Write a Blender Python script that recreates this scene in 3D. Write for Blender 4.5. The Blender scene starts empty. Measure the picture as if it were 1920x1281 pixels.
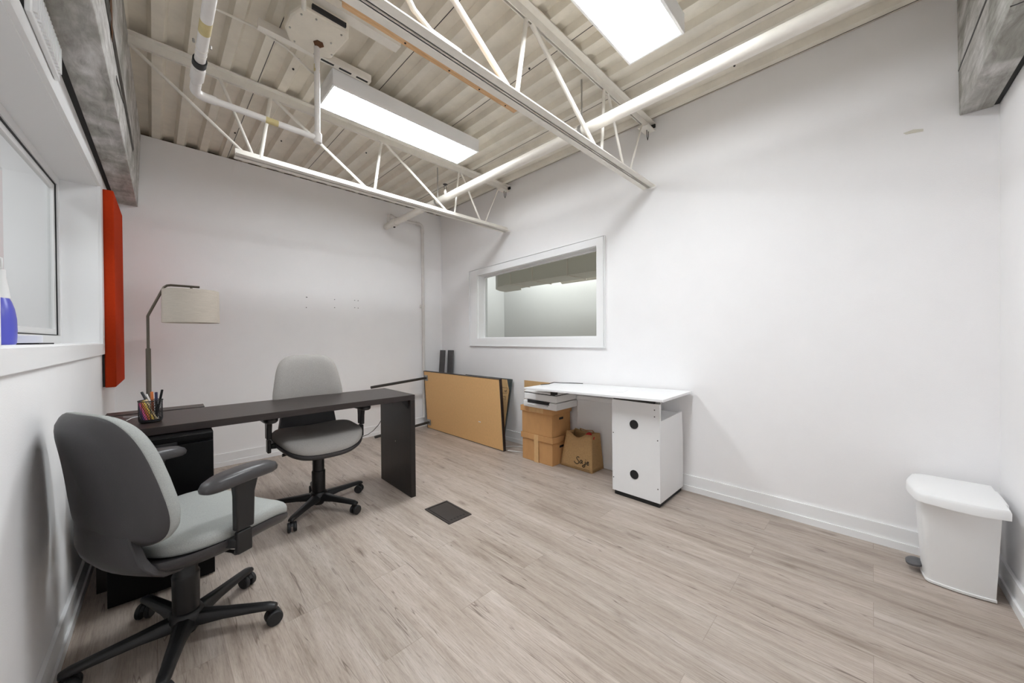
import bpy, bmesh, math, random
from mathutils import Vector, Matrix
C = bpy.context.scene.collection
random.seed(7)
PI = math.pi
def R(d): return math.radians(d)

# ------------------------------------------------------------------ camera
cam_d = bpy.data.cameras.new('camera'); cam = bpy.data.objects.new('camera', cam_d); C.objects.link(cam)
bpy.context.scene.camera = cam
cam_d.sensor_width = 36.0; cam_d.sensor_fit = 'HORIZONTAL'
cam_d.lens = 674.79 / 1920 * 36
cam_d.clip_start = 0.02
rt = Vector((0.707874, -0.706284, -0.008814)); up = Vector((0.010553, -0.001901, 0.999943)); fw = Vector((0.70626, 0.707926, -0.006108))
mw = Matrix.Identity(4)
for i in range(3):
    mw[i][0] = rt[i]; mw[i][1] = up[i]; mw[i][2] = -fw[i]
mw[2][3] = 1.14
cam.matrix_world = mw
cam_d.shift_y = -(640.5 - 637.85) / 1920

# ------------------------------------------------------------------ world and exposure
w = bpy.data.worlds.new('world'); bpy.context.scene.world = w; w.use_nodes = True
w.node_tree.nodes['Background'].inputs[0].default_value = (0.75, 0.8, 0.9, 1)
w.node_tree.nodes['Background'].inputs[1].default_value = 0.05
vs = bpy.context.scene.view_settings
vs.view_transform = 'Standard'; vs.look = 'None'; vs.gamma = 1.0; vs.use_curve_mapping = False
vs.exposure = 0.07
bpy.context.scene.cycles.max_bounces = 10
bpy.context.scene.cycles.diffuse_bounces = 7
PANEL = 31.5       # brightness of the two ceiling panels

def area_lamp(name, loc, sx, sy, power, color=(1, 1, 1), rot=(0, 0, 0)):
    l = bpy.data.lights.new(name, 'AREA'); l.shape = 'RECTANGLE'; l.size = sx; l.size_y = sy; l.energy = power; l.color = color
    o = bpy.data.objects.new(name, l); C.objects.link(o); o.location = loc; o.rotation_euler = rot
    return o
area_lamp('left_room_fill', (-1.4, 2.6, 2.8), 0.6, 1.6, 25, (0.95, 0.98, 1.0))  # unseen fill light added to brighten the view through the left window
area_lamp('right_room_fill', (5.95, 3.2, 3.24), 0.6, 6.4, 112, (0.98, 1.0, 1.0))  # added fill, out of view beyond the duct, to brighten the far wall

# ------------------------------------------------------------------ materials
def newmat(name):
    m = bpy.data.materials.new(name); m.use_nodes = True
    return m, m.node_tree.nodes, m.node_tree.links, m.node_tree.nodes['Principled BSDF']
def mat(name, col, rough=0.6, metal=0.0, spec=0.5, var=0.0, scale=8.0, bump=0.0, bscale=60.0, stretch=(1, 1, 1), coat=0.0):
    m, n, l, b = newmat(name)
    b.inputs['Base Color'].default_value = (*col, 1); b.inputs['Roughness'].default_value = rough
    b.inputs['Metallic'].default_value = metal; b.inputs['Specular IOR Level'].default_value = spec
    b.inputs['Coat Weight'].default_value = coat
    tc = n.new('ShaderNodeTexCoord'); mp = n.new('ShaderNodeMapping'); mp.inputs['Scale'].default_value = stretch
    l.new(tc.outputs['Object'], mp.inputs['Vector'])
    if var > 0:
        t = n.new('ShaderNodeTexNoise'); t.inputs['Scale'].default_value = scale; t.inputs['Detail'].default_value = 6
        t.inputs['Roughness'].default_value = 0.65
        l.new(mp.outputs['Vector'], t.inputs['Vector'])
        r = n.new('ShaderNodeValToRGB'); r.color_ramp.elements[0].position = 0.3; r.color_ramp.elements[1].position = 0.7
        r.color_ramp.elements[0].color = (*[c * (1 - var) for c in col], 1); r.color_ramp.elements[1].color = (*[min(1, c * (1 + var)) for c in col], 1)
        l.new(t.outputs['Fac'], r.inputs['Fac']); l.new(r.outputs['Color'], b.inputs['Base Color'])
    if bump > 0:
        t2 = n.new('ShaderNodeTexNoise'); t2.inputs['Scale'].default_value = bscale; t2.inputs['Detail'].default_value = 4
        l.new(mp.outputs['Vector'], t2.inputs['Vector'])
        bp = n.new('ShaderNodeBump'); bp.inputs['Strength'].default_value = bump; bp.inputs['Distance'].default_value = 0.01
        l.new(t2.outputs['Fac'], bp.inputs['Height']); l.new(bp.outputs['Normal'], b.inputs['Normal'])
    return m
def srgb(r, g, b):
    f = lambda c: (c / 255 / 12.92) if c / 255 <= 0.04045 else ((c / 255 + 0.055) / 1.055) ** 2.4
    return (f(r), f(g), f(b))

M = {}
M['wall'] = mat('white_wall_paint', (0.895, 0.885, 0.89), 0.7, bump=0.08, bscale=220, var=0.015, scale=3)
M['trim'] = mat('white_trim_paint', (0.88, 0.88, 0.885), 0.4)
M['deck'] = mat('cream_deck_paint', (0.75, 0.70, 0.605), 0.55, var=0.09, scale=5, bump=0.05, bscale=90)
M['steel'] = mat('cream_joist_paint', (0.80, 0.765, 0.70), 0.5, var=0.05, scale=12)
M['steelw'] = mat('white_pipe_paint', (0.80, 0.76, 0.69), 0.35, var=0.04, scale=9)
M['pvc'] = mat('white_drain_pipe', (0.72, 0.69, 0.665), 0.4, var=0.05, scale=14)
M['stain'] = mat('yellowed_label', srgb(196, 180, 130), 0.6, var=0.1, scale=30)
M['foam'] = mat('brown_insulation', srgb(92, 58, 30), 0.9, var=0.5, scale=25)
M['rubber'] = mat('black_rubber', (0.012, 0.012, 0.013), 0.6)
M['plastic'] = mat('black_chair_plastic', (0.008, 0.0075, 0.008), 0.42, bump=0.06, bscale=500)
M['shell'] = mat('charcoal_chair_shell', (0.040, 0.037, 0.039), 0.42, bump=0.12, bscale=420)
M['arm'] = mat('grey_arm_pad', (0.050, 0.047, 0.049), 0.33, bump=0.05, bscale=300)
M['fabric1'] = mat('light_grey_fabric', (0.37, 0.38, 0.365), 0.95, spec=0.15, var=0.10, scale=260, bump=0.35, bscale=520)
M['fabric2'] = mat('taupe_grey_fabric', (0.39, 0.37, 0.35), 0.95, spec=0.15, var=0.12, scale=240, bump=0.35, bscale=520)
M['blackwood'] = mat('black_cabinet', (0.003, 0.0028, 0.003), 0.42, spec=0.15)
M['red'] = mat('orange_red_felt', srgb(186, 58, 24), 0.95, spec=0.1, var=0.05, scale=90, bump=0.2, bscale=500)
M['panelback'] = mat('panel_backing', (0.02, 0.02, 0.02), 0.8)
M['bronze'] = mat('brushed_bronze', (0.13, 0.112, 0.092), 0.36, metal=0.9)
M['linen'] = mat('beige_linen_shade', srgb(190, 180, 168), 0.9, var=0.07, scale=60, bump=0.3, bscale=180, stretch=(0.3, 0.3, 3))
M['card'] = mat('brown_cardboard', srgb(196, 148, 97), 0.85, var=0.07, scale=14, stretch=(1, 1, 0.4))
M['card2'] = mat('tan_cardboard', srgb(196, 160, 112), 0.85, var=0.06, scale=10)
M['mdf'] = mat('fibreboard', srgb(222, 178, 122), 0.75, var=0.045, scale=45, bump=0.04, bscale=200)
M['tape'] = mat('packing_tape', srgb(214, 174, 124), 0.25, var=0.08, scale=30)
M['jute'] = mat('jute_cloth', srgb(186, 150, 104), 0.95, var=0.12, scale=90, bump=0.5, bscale=300)
M['ink'] = mat('dark_brown_ink', (0.02, 0.012, 0.008), 0.7)
M['redcloth'] = mat('red_cloth', srgb(200, 40, 40), 0.8)
M['whitelam'] = mat('white_laminate', (0.83, 0.83, 0.835), 0.35, var=0.01, scale=6)
M['whiteplastic'] = mat('white_plastic', (0.80, 0.80, 0.80), 0.4)
M['binplastic'] = mat('white_bin_plastic', (0.86, 0.86, 0.86), 0.35, bump=0.03, bscale=400)
M['greyplastic'] = mat('grey_plastic', (0.10, 0.10, 0.105), 0.5)
M['metal'] = mat('dull_metal', (0.45, 0.44, 0.42), 0.4, metal=0.9)
M['darkmetal'] = mat('dark_metal', (0.05, 0.047, 0.045), 0.45, metal=0.5)
M['register'] = mat('floor_box_bronze', (0.040, 0.034, 0.032), 0.45, metal=0.2)
M['teal'] = mat('dark_teal_frame', (0.05, 0.065, 0.065), 0.35, var=0.5, scale=14)
M['greyboard'] = mat('dark_grey_board', (0.09, 0.085, 0.085), 0.7, var=0.15, scale=30)
M['rawwood'] = None
M['blue'] = mat('blue_plastic', srgb(84, 88, 190), 0.35)
M['paper'] = mat('white_paper', (0.85, 0.85, 0.87), 0.8)
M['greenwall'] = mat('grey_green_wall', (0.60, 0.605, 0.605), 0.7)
M['duct'] = mat('grey_duct_paint', (0.74, 0.74, 0.68), 0.6)
for k, c in dict(pink=(226, 96, 150), purple=(110, 60, 140), yellow=(228, 196, 90), orange=(214, 120, 60), brown=(140, 74, 44), navy=(52, 52, 84), black=(22, 20, 22), cream=(226, 208, 170), white=(235, 235, 235)).items():
    M['pen_' + k] = mat('pen_' + k, srgb(*c), 0.35)

def wood(name, c0, c1, axis_scale, rough=0.6, crack=0.0, wscale=6.0, bump=0.1):
    m, n, l, b = newmat(name)
    tc = n.new('ShaderNodeTexCoord'); mp = n.new('ShaderNodeMapping'); mp.inputs['Scale'].default_value = axis_scale
    l.new(tc.outputs['Object'], mp.inputs['Vector'])
    t = n.new('ShaderNodeTexNoise'); t.inputs['Scale'].default_value = wscale; t.inputs['Detail'].default_value = 9; t.inputs['Roughness'].default_value = 0.7; t.inputs['Distortion'].default_value = 0.6
    l.new(mp.outputs['Vector'], t.inputs['Vector'])
    r = n.new('ShaderNodeValToRGB'); r.color_ramp.elements[0].position = 0.32; r.color_ramp.elements[1].position = 0.68
    r.color_ramp.elements[0].color = (*c0, 1); r.color_ramp.elements[1].color = (*c1, 1)
    l.new(t.outputs['Fac'], r.inputs['Fac'])
    out = r.outputs['Color']
    if crack:
        t3 = n.new('ShaderNodeTexNoise'); t3.inputs['Scale'].default_value = 3.1; t3.inputs['Detail'].default_value = 5; t3.inputs['Distortion'].default_value = 1.5
        l.new(tc.outputs['Object'], t3.inputs['Vector'])
        r3 = n.new('ShaderNodeValToRGB'); r3.color_ramp.elements[0].position = 0.42; r3.color_ramp.elements[1].position = 0.62
        r3.color_ramp.elements[0].color = (1 - crack, 1 - crack, 1 - crack * 1.1, 1); r3.color_ramp.elements[1].color = (1, 1, 1, 1)
        l.new(t3.outputs['Fac'], r3.inputs['Fac'])
        mx = n.new('ShaderNodeMix'); mx.data_type = 'RGBA'; mx.blend_type = 'MULTIPLY'; mx.inputs[0].default_value = 1
        l.new(out, mx.inputs[6]); l.new(r3.outputs['Color'], mx.inputs[7]); out = mx.outputs[2]
    l.new(out, b.inputs['Base Color']); b.inputs['Roughness'].default_value = rough
    bp = n.new('ShaderNodeBump'); bp.inputs['Strength'].default_value = bump; bp.inputs['Distance'].default_value = 0.01
    l.new(t.outputs['Fac'], bp.inputs['Height']); l.new(bp.outputs['Normal'], b.inputs['Normal'])
    return m
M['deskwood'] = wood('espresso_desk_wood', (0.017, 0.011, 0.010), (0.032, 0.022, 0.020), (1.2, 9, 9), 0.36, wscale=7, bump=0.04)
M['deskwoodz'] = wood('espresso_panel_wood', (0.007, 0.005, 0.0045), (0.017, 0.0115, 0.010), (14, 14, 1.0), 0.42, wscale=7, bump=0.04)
M['beam'] = wood('whitewashed_beam', (0.38, 0.36, 0.345), (0.74, 0.725, 0.71), (7, 1.6, 9), 0.8, crack=0.4, wscale=4, bump=0.3)
M['beamx'] = wood('whitewashed_beam_right', (0.34, 0.325, 0.305), (0.68, 0.665, 0.645), (1.4, 7, 9), 0.8, crack=0.4, wscale=4, bump=0.3)
M['rawwood'] = wood('raw_pine', srgb(196, 150, 104), srgb(228, 190, 146), (2.0, 20, 20), 0.7, wscale=5, bump=0.05)

def floor_mat():
    m, n, l, b = newmat('grey_oak_vinyl_planks')
    tc = n.new('ShaderNodeTexCoord')
    def mapping(scale, rot=0.0, loc=(0, 0, 0)):
        mp = n.new('ShaderNodeMapping'); mp.inputs['Scale'].default_value = scale; mp.inputs['Rotation'].default_value = (0, 0, rot); mp.inputs['Location'].default_value = loc
        l.new(tc.outputs['Object'], mp.inputs['Vector']); return mp.outputs['Vector']
    def mix(kind, fac, a, bb):
        mx = n.new('ShaderNodeMix'); mx.data_type = 'RGBA'; mx.blend_type = kind; mx.inputs[0].default_value = fac
        l.new(a, mx.inputs[6]); l.new(bb, mx.inputs[7]); return mx.outputs[2]
    def ramp(src, stops):
        r = n.new('ShaderNodeValToRGB')
        while len(r.color_ramp.elements) < len(stops): r.color_ramp.elements.new(0.5)
        for e, (p, c) in zip(r.color_ramp.elements, stops): e.position = p; e.color = (*c, 1)
        l.new(src, r.inputs['Fac']); return r.outputs['Color']
    # planks 0.18 m wide and 1.22 m long, running along world Y
    br = n.new('ShaderNodeTexBrick'); br.offset = 0.37; br.inputs['Scale'].default_value = 1.0
    br.inputs['Brick Width'].default_value = 1.22; br.inputs['Row Height'].default_value = 0.18; br.inputs['Mortar Size'].default_value = 0.0011
    br.inputs['Color1'].default_value = (0.96, 0.96, 0.96, 1); br.inputs['Color2'].default_value = (1.04, 1.03, 1.025, 1); br.inputs['Mortar'].default_value = (0.80, 0.78, 0.76, 1)
    br.inputs['Bias'].default_value = 0.0
    l.new(mapping((1, 1, 1), PI / 2), br.inputs['Vector'])
    # per plank shift of the grain
    nz = n.new('ShaderNodeTexNoise'); nz.inputs['Scale'].default_value = 1.0; nz.inputs['Detail'].default_value = 10; nz.inputs['Roughness'].default_value = 0.72; nz.inputs['Distortion'].default_value = 0.25
    va = n.new('ShaderNodeVectorMath'); va.operation = 'ADD'
    sep = n.new('ShaderNodeVectorMath'); sep.operation = 'SCALE'; sep.inputs['Scale'].default_value = 23.0
    l.new(br.outputs['Color'], sep.inputs[0]); l.new(mapping((15, 1.1, 1)), va.inputs[0]); l.new(sep.outputs['Vector'], va.inputs[1])
    l.new(va.outputs['Vector'], nz.inputs['Vector'])
    base = ramp(nz.outputs['Fac'], [(0.28, srgb(128, 114, 103)), (0.44, srgb(166, 153, 142)), (0.56, srgb(178, 166, 156)), (0.74, srgb(198, 189, 181))])
    # fine grain
    ng = n.new('ShaderNodeTexNoise'); ng.inputs['Scale'].default_value = 1.0; ng.inputs['Detail'].default_value = 6; ng.inputs['Roughness'].default_value = 0.8
    l.new(mapping((210, 11, 1)), ng.inputs['Vector'])
    fine = ramp(ng.outputs['Fac'], [(0.34, (0.62, 0.60, 0.58)), (0.50, (1, 1, 1)), (0.68, (1.16, 1.16, 1.16))])
    c = mix('MULTIPLY', 0.75, base, fine)
    c = mix('MULTIPLY', 1.0, c, br.outputs['Color'])
    # dark cracks running with the grain
    nc = n.new('ShaderNodeTexNoise'); nc.inputs['Scale'].default_value = 1.0; nc.inputs['Detail'].default_value = 3; nc.inputs['Roughness'].default_value = 0.55; nc.inputs['Distortion'].default_value = 0.15
    va2 = n.new('ShaderNodeVectorMath'); va2.operation = 'ADD'
    l.new(mapping((13, 0.8, 1), 0, (3.3, 7.7, 0)), va2.inputs[0]); l.new(sep.outputs['Vector'], va2.inputs[1]); l.new(va2.outputs['Vector'], nc.inputs['Vector'])
    lines = ramp(nc.outputs['Fac'], [(0.4935, (1, 1, 1)), (0.4990, (0.36, 0.32, 0.30)), (0.5015, (0.38, 0.34, 0.32)), (0.507, (1, 1, 1))])
    nm = n.new('ShaderNodeTexNoise'); nm.inputs['Scale'].default_value = 1.0; nm.inputs['Detail'].default_value = 3
    l.new(mapping((9, 2.4, 1), 0, (11, 5, 0)), nm.inputs['Vector'])
    mask = ramp(nm.outputs['Fac'], [(0.44, (0, 0, 0)), (0.56, (1, 1, 1))])
    inv = n.new('ShaderNodeMix'); inv.data_type = 'RGBA'; inv.blend_type = 'MIX'; l.new(mask, inv.inputs[0]); l.new(lines, inv.inputs[7]); inv.inputs[6].default_value = (1, 1, 1, 1)
    c = mix('MULTIPLY', 0.9, c, inv.outputs[2])
    # knots
    vo = n.new('ShaderNodeTexVoronoi'); vo.inputs['Scale'].default_value = 1.0; vo.inputs['Randomness'].default_value = 1.0
    vd = n.new('ShaderNodeVectorMath'); vd.operation = 'ADD'
    nn = n.new('ShaderNodeTexNoise'); nn.inputs['Scale'].default_value = 9.0; nn.inputs['Detail'].default_value = 3
    l.new(tc.outputs['Object'], nn.inputs['Vector'])
    sc = n.new('ShaderNodeVectorMath'); sc.operation = 'SCALE'; sc.inputs['Scale'].default_value = 0.22; l.new(nn.outputs['Color'], sc.inputs[0])
    l.new(mapping((6.0, 2.0, 1)), vd.inputs[0]); l.new(sc.outputs['Vector'], vd.inputs[1]); l.new(vd.outputs['Vector'], vo.inputs['Vector'])
    kn = ramp(vo.outputs['Distance'], [(0.0, (0.40, 0.36, 0.33)), (0.06, (0.60, 0.56, 0.53)), (0.10, (0.86, 0.85, 0.84)), (0.17, (1, 1, 1))])
    c = mix('MULTIPLY', 0.85, c, kn)
    l.new(c, b.inputs['Base Color'])
    b.inputs['Roughness'].default_value = 0.42; b.inputs['Specular IOR Level'].default_value = 0.35
    bp = n.new('ShaderNodeBump'); bp.inputs['Strength'].default_value = 0.12; bp.inputs['Distance'].default_value = 0.004
    l.new(ng.outputs['Fac'], bp.inputs['Height']); l.new(bp.outputs['Normal'], b.inputs['Normal'])
    return m
M['floor'] = floor_mat()

def emit(name, col, s):
    m, n, l, b = newmat(name)
    b.inputs['Base Color'].default_value = (0.9, 0.9, 0.9, 1)
    b.inputs['Emission Color'].default_value = (*col, 1); b.inputs['Emission Strength'].default_value = s
    return m
M['diffuser'] = emit('lit_diffuser', (0.935, 0.985, 1.02), PANEL)

def glass(name, tint, refl=1.2):
    m = bpy.data.materials.new(name); m.use_nodes = True; n = m.node_tree.nodes; l = m.node_tree.links; n.clear()
    o = n.new('ShaderNodeOutputMaterial'); tr = n.new('ShaderNodeBsdfTransparent'); tr.inputs[0].default_value = (*tint, 1)
    g = n.new('ShaderNodeBsdfGlossy'); g.inputs['Roughness'].default_value = 0.02
    fr = n.new('ShaderNodeFresnel'); fr.inputs['IOR'].default_value = refl
    mx = n.new('ShaderNodeMixShader'); geo = n.new('ShaderNodeNewGeometry'); inv = n.new('ShaderNodeMath'); inv.operation = 'SUBTRACT'; inv.inputs[0].default_value = 1.0; l.new(geo.outputs['Backfacing'], inv.inputs[1])
    mu = n.new('ShaderNodeMath'); mu.operation = 'MULTIPLY'; l.new(fr.outputs[0], mu.inputs[0]); l.new(inv.outputs[0], mu.inputs[1]); l.new(mu.outputs[0], mx.inputs[0]); l.new(tr.outputs[0], mx.inputs[1]); l.new(g.outputs[0], mx.inputs[2]); l.new(mx.outputs[0], o.inputs[0])
    return m
M['glass'] = glass('window_glass', (0.95, 0.968, 0.966))

# ------------------------------------------------------------------ mesh helpers
class MB:
    def __init__(s): s.bm = bmesh.new()
    def poly(s, pts, ):
        return s.bm.faces.new([s.bm.verts.new(p) for p in pts])
    def box(s, x0, x1, y0, y1, z0, z1, T=None):
        v = [Vector((x, y, z)) for z in (z0, z1) for y in (y0, y1) for x in (x0, x1)]
        if T: v = [T @ p for p in v]
        v = [s.bm.verts.new(p) for p in v]
        for f in ((0, 2, 3, 1), (4, 5, 7, 6), (0, 1, 5, 4), (2, 6, 7, 3), (1, 3, 7, 5), (0, 4, 6, 2)): s.bm.faces.new([v[i] for i in f])
        return s
    def rings(s, rr, cap=True, closed=False):
        vs_ = [[s.bm.verts.new(p) for p in r] for r in rr]; n = len(rr[0])
        prs = list(zip(vs_[:-1], vs_[1:])) + ([(vs_[-1], vs_[0])] if closed else [])
        for a, b in prs:
            for i in range(n):
                j = (i + 1) % n
                try: s.bm.faces.new((a[i], a[j], b[j], b[i]))
                except ValueError: pass
        if cap and not closed:
            s.bm.faces.new(list(reversed(vs_[0]))); s.bm.faces.new(vs_[-1])
        return s
    def tube(s, path, r, seg=12, cap=True, flat=None):
        path = [Vector(p) for p in path]; rr = []
        rad = r if isinstance(r, (list, tuple)) else [r] * len(path)
        prev = None
        for i, p in enumerate(path):
            if i == 0: d = path[1] - p
            elif i == len(path) - 1: d = p - path[i - 1]
            else: d = (path[i + 1] - p).normalized() + (p - path[i - 1]).normalized()
            d.normalize()
            if prev is None:
                a = Vector((0, 0, 1)) if abs(d.z) < 0.9 else Vector((1, 0, 0))
                u = d.cross(a).normalized()
            else:
                u = (prev - d * prev.dot(d)).normalized()
            prev = u; v = d.cross(u)
            rr.append([p + (u * math.cos(2 * PI * k / seg) + v * math.sin(2 * PI * k / seg)) * rad[i] for k in range(seg)])
        return s.rings(rr, cap)
    def lathe(s, prof, c=(0, 0, 0), seg=24, cap=True, T=None):
        rr = []
        for r, z in prof:
            ring = [Vector((c[0] + r * math.cos(2 * PI * k / seg), c[1] + r * math.sin(2 * PI * k / seg), c[2] + z)) for k in range(seg)]
            if T: ring = [T @ p for p in ring]
            rr.append(ring)
        return s.rings(rr, cap)
    def prism(s, pts, d):
        a = [Vector(p) for p in pts]; d = Vector(d); return s.rings([a, [p + d for p in a]])
    def build(s, name, m, parent=None, bevel=0.0, segs=2, smooth=True, sub=0, solid=0.0, angle=38):
        bmesh.ops.remove_doubles(s.bm, verts=s.bm.verts, dist=1e-6)
        bmesh.ops.recalc_face_normals(s.bm, faces=s.bm.faces)
        me = bpy.data.meshes.new(name); s.bm.to_mesh(me); s.bm.free()
        me.materials.append(M[m] if isinstance(m, str) else m)
        if smooth:
            for p in me.polygons: p.use_smooth = True
            me.set_sharp_from_angle(angle=R(angle))
        o = bpy.data.objects.new(name, me); C.objects.link(o)
        if parent: o.parent = parent
        if solid:
            q = o.modifiers.new('solid', 'SOLIDIFY'); q.thickness = solid; q.offset = 0
        if bevel:
            q = o.modifiers.new('bevel', 'BEVEL'); q.width = bevel; q.segments = segs; q.limit_method = 'ANGLE'; q.angle_limit = R(40); q.harden_normals = False
        if sub:
            q = o.modifiers.new('sub', 'SUBSURF'); q.levels = sub; q.render_levels = sub
        return o
def thing(name, label, cat, loc=(0, 0, 0), rz=0.0, group=None, kind=None):
    o = bpy.data.objects.new(name, None); C.objects.link(o); o.location = loc; o.rotation_euler = (0, 0, rz)
    o.empty_display_size = 0.05
    if kind: o['kind'] = kind
    else: o['label'] = label; o['category'] = cat
    if group: o['group'] = group
    return o
def tag(o, label, cat, group=None):
    o['label'] = label; o['category'] = cat
    if group: o['group'] = group
    return o
def struct(o): o['kind'] = 'structure'; return o
def BX(name, m, dims, parent=None, bevel=0.0, **k): return MB().box(*dims).build(name, m, parent, bevel, **k)
def arc(c, r, a0, a1, n, ax='xz'):
    out = []
    for i in range(n + 1):
        a = R(a0 + (a1 - a0) * i / n); u, v = r * math.cos(a), r * math.sin(a)
        out.append({'xz': (c[0] + u, c[1], c[2] + v), 'xy': (c[0] + u, c[1] + v, c[2]), 'yz': (c[0], c[1] + u, c[2] + v)}[ax])
    return out
def dome(mb, outline, prof, f):
    """closed body from rings that scale an outline; f maps (u, v, h) to a point"""
    rr = []
    for s_, h in prof: rr.append([Vector(f(u * s_, v * s_, h)) for u, v in outline])
    return mb.rings(rr)
def superell(a, b, n, k, taper=0.0):
    out = []
    for i in range(k):
        t = 2 * PI * i / k; c, s_ = math.cos(t), math.sin(t)
        u = a * math.copysign(abs(c) ** (2 / n), c); v = b * math.copysign(abs(s_) ** (2 / n), s_)
        out.append((u * (1 - taper * v / b), v))
    return out

XR, YB, ZC = 2.80, 4.165, 2.812
# left wall frame: x out of the wall, y as world y
LW_O = Vector((-0.215, 4.165, 0)); LW_A = R(-1.15)
LT = Matrix.Translation(LW_O) @ Matrix.Rotation(LW_A, 4, 'Z') @ Matrix.Translation((0, -4.165, 0))
def lw(o): o.matrix_world = LT; return o
# front wall frame (turned a little), pivot at its corner with the right wall
FT = Matrix.Translation((2.80, -0.42, 0)) @ Matrix.Rotation(R(1.3), 4, 'Z') @ Matrix.Translation((-2.80, 0.42, 0))

# ------------------------------------------------------------------ floor, ceiling, walls
BX('floor', 'floor', (-0.5, 3.05, -0.75, 4.30, -0.06, 0)); struct(bpy.data.objects['floor'])
BX('floor', 'floor', (3.05, 7.0, -0.75, 7.0, -0.06, 0)); struct(bpy.data.objects['floor.001'])
BX('floor', 'floor', (-2.6, -0.5, -0.75, 4.30, -0.06, 0)); struct(bpy.data.objects['floor.002'])

def deck():
    mb = MB(); prof = []
    k = -4
    x = 0.011 + 0.1485 * k
    while x < 3.1:
        prof += [(x, ZC), (x + 0.047, ZC), (x + 0.064, ZC + 0.038), (x + 0.1315, ZC + 0.038)]
        x += 0.1485
    y0, y1 = -0.8, 4.29
    lo = [[(px, y, pz) for px, pz in prof] for y in (y0, y1)]
    a = [mb.bm.verts.new(p) for p in lo[0]]; b = [mb.bm.verts.new(p) for p in lo[1]]
    for i in range(len(a) - 1): mb.bm.faces.new((a[i], a[i + 1], b[i + 1], b[i]))
    mb.box(prof[0][0], prof[-1][0], y0, y1, ZC + 0.040, ZC + 0.08)
    return mb.build('ceiling', 'deck', smooth=False)
dk = struct(deck())
# side laps of the deck sheets and screws, part of the ceiling
mb = MB()
for k in (3, 7, 11, 15, 18):
    x = 0.011 + 0.1485 * k
    mb.box(x + 0.040, x + 0.0435, -0.7, 4.2, ZC - 0.0015, ZC + 0.001)
mb.build('deck_side_lap', 'darkmetal', dk, smooth=False)
mb = MB()
for (x, y) in [(0.035, 2.35), (0.63, 2.41), (0.63, 2.52), (0.48, 3.4), (0.485, 3.62), (1.67, 1.5), (2.56, 0.6), (0.78, 3.5), (1.37, 3.2), (1.96, 0.4)]:
    mb.lathe([(0.006, 0), (0.006, -0.006), (0.003, -0.009)], (x, y, ZC), 8)
mb.build('deck_screw', 'darkmetal', dk)
BX('wall_insulation', 'foam', (-0.4, 2.95, 4.255, 4.285, ZC - 0.03, ZC + 0.038), dk)

BX('wall_back', 'wall', (-0.45, XR + 0.12, YB, YB + 0.12, 0, ZC - 0.004)); wb = struct(bpy.data.objects['wall_back'])
def wall_hole(name, m, T, outer, hole, x_front, x_back, kindname=None):
    """wall slab in the plane x = x_front with a four-cornered hole; outer and hole are (y, z) corners, same order"""
    mb = MB(); n = 4
    vf = {}
    for tagx, x in (('f', x_front), ('b', x_back)):
        vf[tagx] = ([mb.bm.verts.new(T @ Vector((x, y, z))) for y, z in outer], [mb.bm.verts.new(T @ Vector((x, y, z))) for y, z in hole])
    for t in 'fb':
        o_, h_ = vf[t]
        for i in range(n):
            j = (i + 1) % n; mb.bm.faces.new((o_[i], o_[j], h_[j], h_[i]))
    for q in (0, 1):
        a, b = vf['f'][q], vf['b'][q]
        for i in range(n):
            j = (i + 1) % n; mb.bm.faces.new((a[i], a[j], b[j], b[i]))
    return struct(mb.build(name, m, smooth=False))
I4 = Matrix.Identity(4)
RH = [(3.385, 1.135), (1.730, 1.135), (1.725, 1.950), (3.375, 1.894)]        # right window opening (y, z)
wall_hole('wall_right', 'wall', I4, [(YB, 0), (-0.46, 0), (-0.46, ZC + 0.036), (YB, ZC + 0.036)], RH, XR, XR + 0.14)
LH = [(3.350, 1.125), (1.462, 1.125), (1.462, 2.018), (3.350, 2.093)]        # left window opening
wall_hole('wall_left', 'wall', LT, [(YB, 0), (-0.9, 0), (-0.9, ZC - 0.004), (YB, ZC - 0.004)], LH, 0.0, -0.20)
o = MB().box(-0.6, 2.80, -0.56, -0.42, 0, ZC - 0.004, FT).build('wall_front', 'wall', smooth=False); struct(o)

def baseboard(name, T, x0, x1):
    mb = MB()
    mb.box(x0, x1, 0.0, 0.012, 0.0, 0.115, T); mb.box(x0, x1, 0.0, 0.020, 0.0, 0.040, T)
    return struct(mb.build(name, 'trim', smooth=False))
def frameT(p, ang): return Matrix.Translation(p) @ Matrix.Rotation(ang, 4, 'Z')
baseboard('baseboard_back', frameT((XR, YB - 0.0005, 0), PI), 0.0, 3.01)
baseboard('baseboard_right', frameT((XR - 0.0005, -0.40, 0), PI / 2), 0.0, 4.54)
baseboard('baseboard_front', FT @ frameT((0, -0.4195, 0), 0), -0.2, 2.775)
baseboard('baseboard_left', LT @ frameT((0.0005, 4.14, 0), -PI / 2), 0.0, 4.55)

# old anchor holes in the back wall and a scuff on the right wall
for (x, z) in [(1.135, 1.583), (1.141, 1.582), (1.134, 1.475), (1.414, 1.578), (1.413, 1.489), (1.630, 1.583), (1.668, 1.581), (1.630, 1.500), (1.668, 1.497)]:
    MB().lathe([(0.0042, 0), (0.0042, 0.002)], T=Matrix.Translation((x, YB - 0.0012, z)) @ Matrix.Rotation(PI / 2, 4, 'X'), seg=8).build('anchor_hole', 'rubber', wb)
wr = bpy.data.objects['wall_right']
MB().prism([(XR - 0.002, -0.185, 2.178), (XR - 0.002, -0.125, 2.186), (XR - 0.002, -0.115, 2.196), (XR - 0.002, -0.150, 2.201), (XR - 0.002, -0.185, 2.190)], (0.002, 0, 0)).build('paint_scuff', mat('cream_scuff', (0.66, 0.63, 0.55), 0.7), wr, smooth=False)

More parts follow.
